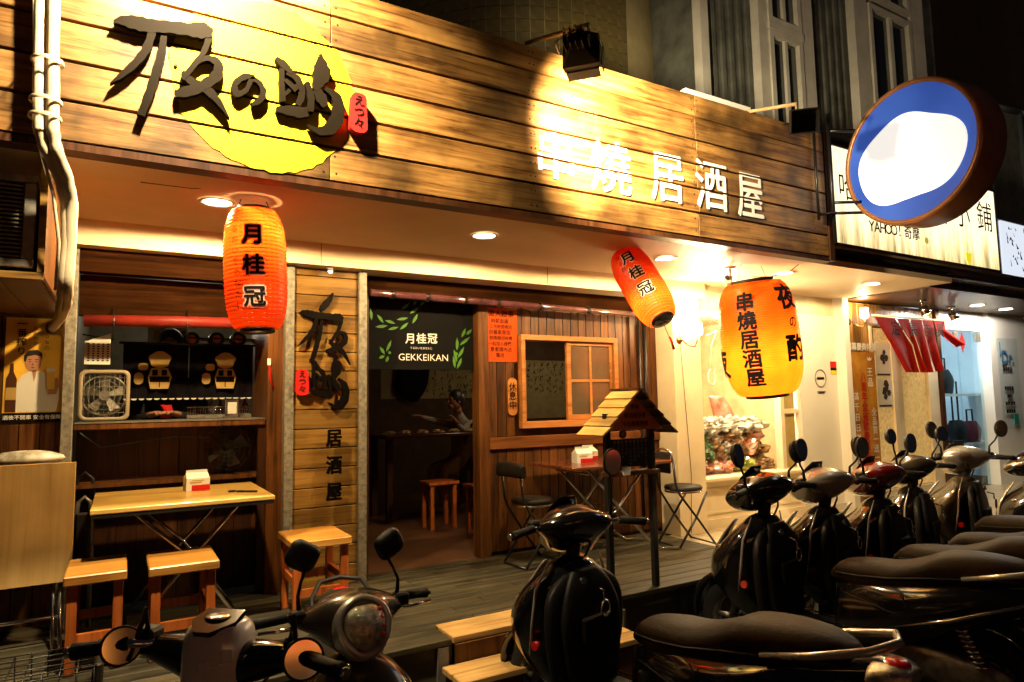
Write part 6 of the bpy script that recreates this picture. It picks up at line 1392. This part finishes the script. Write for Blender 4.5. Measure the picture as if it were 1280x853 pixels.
    pl_ = B(M().box(-.14, .14, -.003, .003, -.075, .075, bev=.002).apply(Matrix.Translation((-.985, 0, .53)) @ Matrix.Rotation(math.radians(-90), 4, 'Z') @ Matrix.Rotation(math.radians(-18), 4, 'X')), 'number_plate', PLATE)
    if plate:
        mt = Matrix.Translation((-.985, 0, .53)) @ Matrix.Rotation(math.radians(-90), 4, 'Z') @ Matrix.Rotation(math.radians(-18), 4, 'X')
        m = M(); put(m, plate, (0, -.0042, -.012), .085, bold=.02, sx=.9); m.box(-.09, -.07, -.0045, -.004, .045, .06).box(.07, .09, -.0045, -.004, .045, .06); m.apply(mt); B(m, 'plate_number', INK, pl_)
    B(M().loft([(V((-.80, 0, .56)), Y_*.10, X*.02, 3), (V((-.93, 0, .50)), Y_*.085, X*.015, 3), (V((-1.0, 0, .36)), Y_*.07, X*.008, 3)], 16, 2), 'mud_flap', BLACKP)
    # ---- steering head, turned by steer
    hd = bpy.data.objects.new('handlebar', None)
    sm_ = Matrix.Translation((.43, 0, 0)) @ Matrix.Rotation(steer, 4, 'Z') @ Matrix.Translation((-.43, 0, 0))
    bpy.data.objects.remove(hd)
    H = lambda m, nm, mat, par=t: m.apply(sm_).build(nm, mat, par, local=True)
    if nacelle == 'big':       # wide headlight nacelle
        cv = H(M().loft([(V((.40, -.21, 1.00)), X*.02, Z*.02, 2), (V((.41, -.15, 1.00)), X*.06, Z*.055, 2.3), (V((.43, -.08, .985)), X*.105, Z*.10, 2.4), (V((.44, 0, .975)), X*.125, Z*.125, 2.4), (V((.43, .08, .985)), X*.105, Z*.10, 2.4), (V((.41, .15, 1.00)), X*.06, Z*.055, 2.3), (V((.40, .21, 1.00)), X*.02, Z*.02, 2)], 26, 4), 'handlebar_cover', cover)
        q = Matrix.Translation((.535, 0, .985)) @ Matrix.Rotation(math.radians(-22), 4, 'Y')
        ro = lambda k: [q @ V((0, p[0]*k, p[1]*k)) for p in [((.088+.022*math.sin(a))*math.cos(a)*1.05, .098*math.sin(a)-.012*abs(math.cos(a))) for a in [2*PI*i/40 for i in range(40)]]]
        rings_ = []
        for k, dx in ((1.20, -.06), (1.20, .004), (1.10, .020), (.94, .024), (.90, .012)): rings_.append([p+q.to_3x3() @ V((dx, 0, 0)) for p in ro(k)])
        H(M().rings(rings_, False), 'headlight_bezel', SILVER, cv)
        rings_ = [[p+q.to_3x3() @ V((dx, 0, 0)) for p in ro(k)] for k, dx in ((.91, .008), (.80, .028), (.55, .042), (.25, .048), (.02, .050))]
        H(M().rings(rings_, False), 'headlight', LENSC, cv)
        for i in range(4): H(M().ball(q @ V((.030, .066-.004*abs(i-1.5), .048-i*.030)), .008, .009, .009, 10, 6), 'indicator_dot', LENSR, cv)
    elif nacelle == 'dash':    # tall ivory pod seen from the rider's side
        cv = H(M().loft([(V((.37, 0, .84)), X*.05, Y_*.060, 3), (V((.38, 0, .92)), X*.065, Y_*.072, 2.8), (V((.39, 0, 1.0)), X*.072, Y_*.078, 2.8), (V((.395, 0, 1.045)), X*.07, Y_*.075, 2.8), (V((.395, 0, 1.072)), X*.052, Y_*.060, 2.6), (V((.395, 0, 1.078)), X*.02, Y_*.03, 2.4)], 28, 4), 'handlebar_cover', cover)
        q = Matrix.Translation((.380, 0, 1.070)) @ Matrix.Rotation(math.radians(-14), 4, 'Y')
        m = M(); m.prism([(-.052, .045), (-.060, -.01), (-.022, -.058), (.022, -.058), (.060, -.01), (.052, .045)], (0, 0, 0), (0, -1, 0), (1, 0, 0), (0, 0, .012)).apply(q); H(m, 'dash', BLACKG, cv)
        H(M().ball(q @ V((.01, .0, .012)), .025, .036, .006, 14, 6), 'dial_glass', LENSC, cv)
        for i in range(3): H(M().box(-.003, .003, -.015, .015, -.015, .015, bev=.003).apply(Matrix.Translation((.317+.006*i, -.012-.027*i, .99+.012*i)) @ Matrix.Rotation(.25*i, 4, 'Z')), 'switch_plate', IVORY, cv)
        H(M().loft([(V((.40, -.24, 1.0)), X*.02, Z*.02, 2), (V((.40, -.12, .985)), X*.04, Z*.045, 2.3), (V((.41, 0, .96)), X*.06, Z*.06, 2.4), (V((.40, .12, .985)), X*.04, Z*.045, 2.3), (V((.40, .24, 1.0)), X*.02, Z*.02, 2)], 18, 3), 'bar_shroud', BLACKG, cv)
    else:
        cv = H(M().loft([(V((.385, -.20, 1.015)), X*.02, Z*.02, 2), (V((.395, -.155, 1.005)), V((.08, 0, -.02)), Z*.05, 1.8), (V((.450, -.085, .985)), V((.17, 0, -.05)), Z*.095, 1.7), (V((.475, 0, .98)), V((.205, 0, -.065)), Z*.115, 1.6), (V((.450, .085, .985)), V((.17, 0, -.05)), Z*.095, 1.7), (V((.395, .155, 1.005)), V((.08, 0, -.02)), Z*.05, 1.8), (V((.385, .20, 1.015)), X*.02, Z*.02, 2)], 24, 4), 'handlebar_cover', cover)
        H(M().loft([(V((.535, -.125, .985)), X*.012, Z*.008, 2), (V((.585, -.075, .955)), X*.034, Z*.030, 2.2), (V((.645, 0, .925)), X*.036, Z*.036, 2.2), (V((.585, .075, .955)), X*.034, Z*.030, 2.2), (V((.535, .125, .985)), X*.012, Z*.008, 2)], 16, 3), 'headlight', LENSC, cv)
        H(M().box(.33, .41, -.075, .075, -.004, .006, bev=.003).apply(Matrix.Translation((0, 0, 1.078))), 'dash', BLACKG, cv)
        H(M().ball((.37, 0, 1.085), .030, .055, .005, 14, 6), 'dial_glass', LENSC, cv)
        H(M().loft([(V((.53, 0, 1.03)), X*.01, Y_*.09, 2.5), (V((.49, 0, 1.09)), X*.006, Y_*.075, 2.5), (V((.455, 0, 1.135)), X*.004, Y_*.045, 2.5)], 18, 2), 'fly_screen', BLACKG, cv)
    for k, sy in enumerate((-1, 1)):
        H(M().tube([(.39, sy*.17, 1.01), (.36, sy*.24, 1.015), (.325, sy*.36, 1.0)], .012, 8), 'handlebar_end', CHROME)
        H(M().tube([(.362, sy*.235, 1.015), (.333, sy*.335, 1.003), (.325, sy*.362, 1.0)], [.018, .018, .021], 12), 'grip', RUBBER)
        H(M().cyl((.325, sy*.363, 1.0), (.3205, sy*.378, .998), .014, 10), 'bar_weight', CHROME)
        H(M().tube([(.405, sy*.19, .995), (.42, sy*.25, .99), (.39, sy*.35, .985)], [.008, .007, .006], 6), 'brake_lever', CHROME)
        H(M().box(.375, .425, sy*.21-.03, sy*.21+.03, .995, 1.045, bev=.008), 'switch_box', BLACKP)
        if not mirrors[k]: continue
        base = V((.385, sy*.20, 1.035)); hc = V((.355, sy*mw, 1.215+mh))
        ms_ = H(M().tube([base, base+V((0, sy*.005, .06)), V((.37, sy*(.10+mw*.5), 1.13+mh*.6)), hc+V((.0, -sy*.02, -.035))], [.010, .007, .006, .008], 8), 'mirror', BLACKP)
        e = {'oval': 2.1, 'square': 3.4, 'round': 2.0}[mirror]; wy, wz = {'oval': (.048, .068), 'square': (.062, .056), 'round': (.058, .058)}[mirror]
        tl = Matrix.Translation(hc) @ Matrix.Rotation(sy*.12+myaw, 4, 'Z') @ Matrix.Rotation(mtilt, 4, 'Y') @ Matrix.Scale(msize, 4) @ Matrix.Rotation(sy*(.5 if mirror == 'square' else -.15), 4, 'X')
        H(M().loft([(V((.030, 0, 0)), Y_*wy*.35, Z*wz*.35, e), (V((.022, 0, 0)), Y_*wy*.8, Z*wz*.8, e), (V((.004, 0, 0)), Y_*wy, Z*wz, e), (V((-.010, 0, 0)), Y_*wy, Z*wz, e)], 24, 3).apply(tl), 'mirror_shell', BLACKP, ms_)
        H(M().loft([(V((-.0105, 0, 0)), Y_*wy*.9, Z*wz*.9, e), (V((-.0125, 0, 0)), Y_*wy*.88, Z*wz*.88, e)], 24, 1).apply(tl), 'mirror_glass', MIRROR, ms_)
        H(M().tube([(.40, sy*.16, .99), (.44, sy*.13, .95), (.43, sy*.06, .88)], .004, 5), 'cable', BLACKP)
    return t

def place(label, hx, hy, deg, s=1.0, **k):
    """hx, hy: where the middle of the handlebar stands"""
    a = math.radians(deg); return scooter(label, hx-.40*s*math.cos(a), hy-.40*s*math.sin(a), deg, s=s, **k)
place('black scooter with ivory dash pod and orange reflecting mirrors at the lower left', .240, 1.84, 62, cover=IVORY, nacelle='dash', mirror='round', body=BLACKG, seat=VINYLD, steer=-.26, mh=-.205, mw=.25, mtilt=.24, msize=.82, myaw=.68)
place('olive brown scooter facing the street, silver rimmed oval headlight with four dots', .72, 2.34, -104, .88, body=BLACKG, front=BROWNG, cover=BROWNG, nacelle='big', mirror='square', seat=VINYLD, steer=.30, trim=False, mw=.18, mh=.02)
place('big black scooter in the centre, its nose in front of the wooden steps', 1.90, 2.66, 102, 1.0, body=BLACKG, mirror='oval', steer=-.30, plate='AB7-208', mh=.08, mw=.20, mirrors=(1, 0), wide=1.15)
place('black scooter right of the menu stand with large brown seat and chrome side strips', 3.40, 2.76, 101, 1.04, body=BLACKG, mirror='oval', plate='275-KSP', steer=-.15, wide=1.1)
place('black scooter with silver handlebar cover, second in the right-hand row', 3.99, 2.76, 104, 1.03, front=BLACKG, cover=SILVER, body=BLACKG, mirror='oval', steer=-.35)
place('glossy black scooter with dark red handlebar cover right of the silver one', 4.60, 2.76, 105, 1.03, front=BLACKG, cover=REDP, body=BLACKG, mirror='oval', steer=-.3)
place('olive brown scooter with a thin round mirror before the patterned blinds', 5.42, 2.98, 106, 1.02, front=BLACKG, cover=BROWNG, body=BLACKG, mirror='round', steer=-.4, mh=.04)
place('silver and olive scooter with a big raised black mirror at the far right', 6.22, 2.98, 106, 1.05, front=BROWNG, cover=SILVER, body=BLACKG, mirror='oval', steer=-.75, mirrors=(1, 1), mh=.02)
place('dark scooter at the right edge showing only its seat and rear', 7.0, 2.75, 120, 1.0, body=BLACKG, mirror='oval')

# ================================================================== the other side of the street, behind the camera
ob = thing('opposite_shop', 'lit shop front across the street behind the camera seen only in reflections', 'shop front', (1, -9, 0))
M().box(-9, 12, -9.4, -9.2, 0, 9).build('wall', CONC, ob)
M().box(-3.5, 1.0, -9.19, -9.1, 2.7, 3.5).build('sign_board', glow('amber_sign', (1, .30, .04), 1.3), ob)
for x in (-2.9, -1.6, -.3): M().box(x, x+.7, -9.09, -9.05, 2.8, 3.4).build('sign_character', glow('sign_red', (.8, .03, .01), .8), ob)
M().box(2.2, 5.5, -9.19, -9.1, 2.7, 3.4).build('sign_board', glow('red_sign', (1, .07, .03), 1.2), ob)
for x in (-3, -1, 3.0): M().box(x, x+1.4, -9.19, -9.15, .8, 2.3).build('window', glow('warm_window', (1, .62, .28), .5), ob)
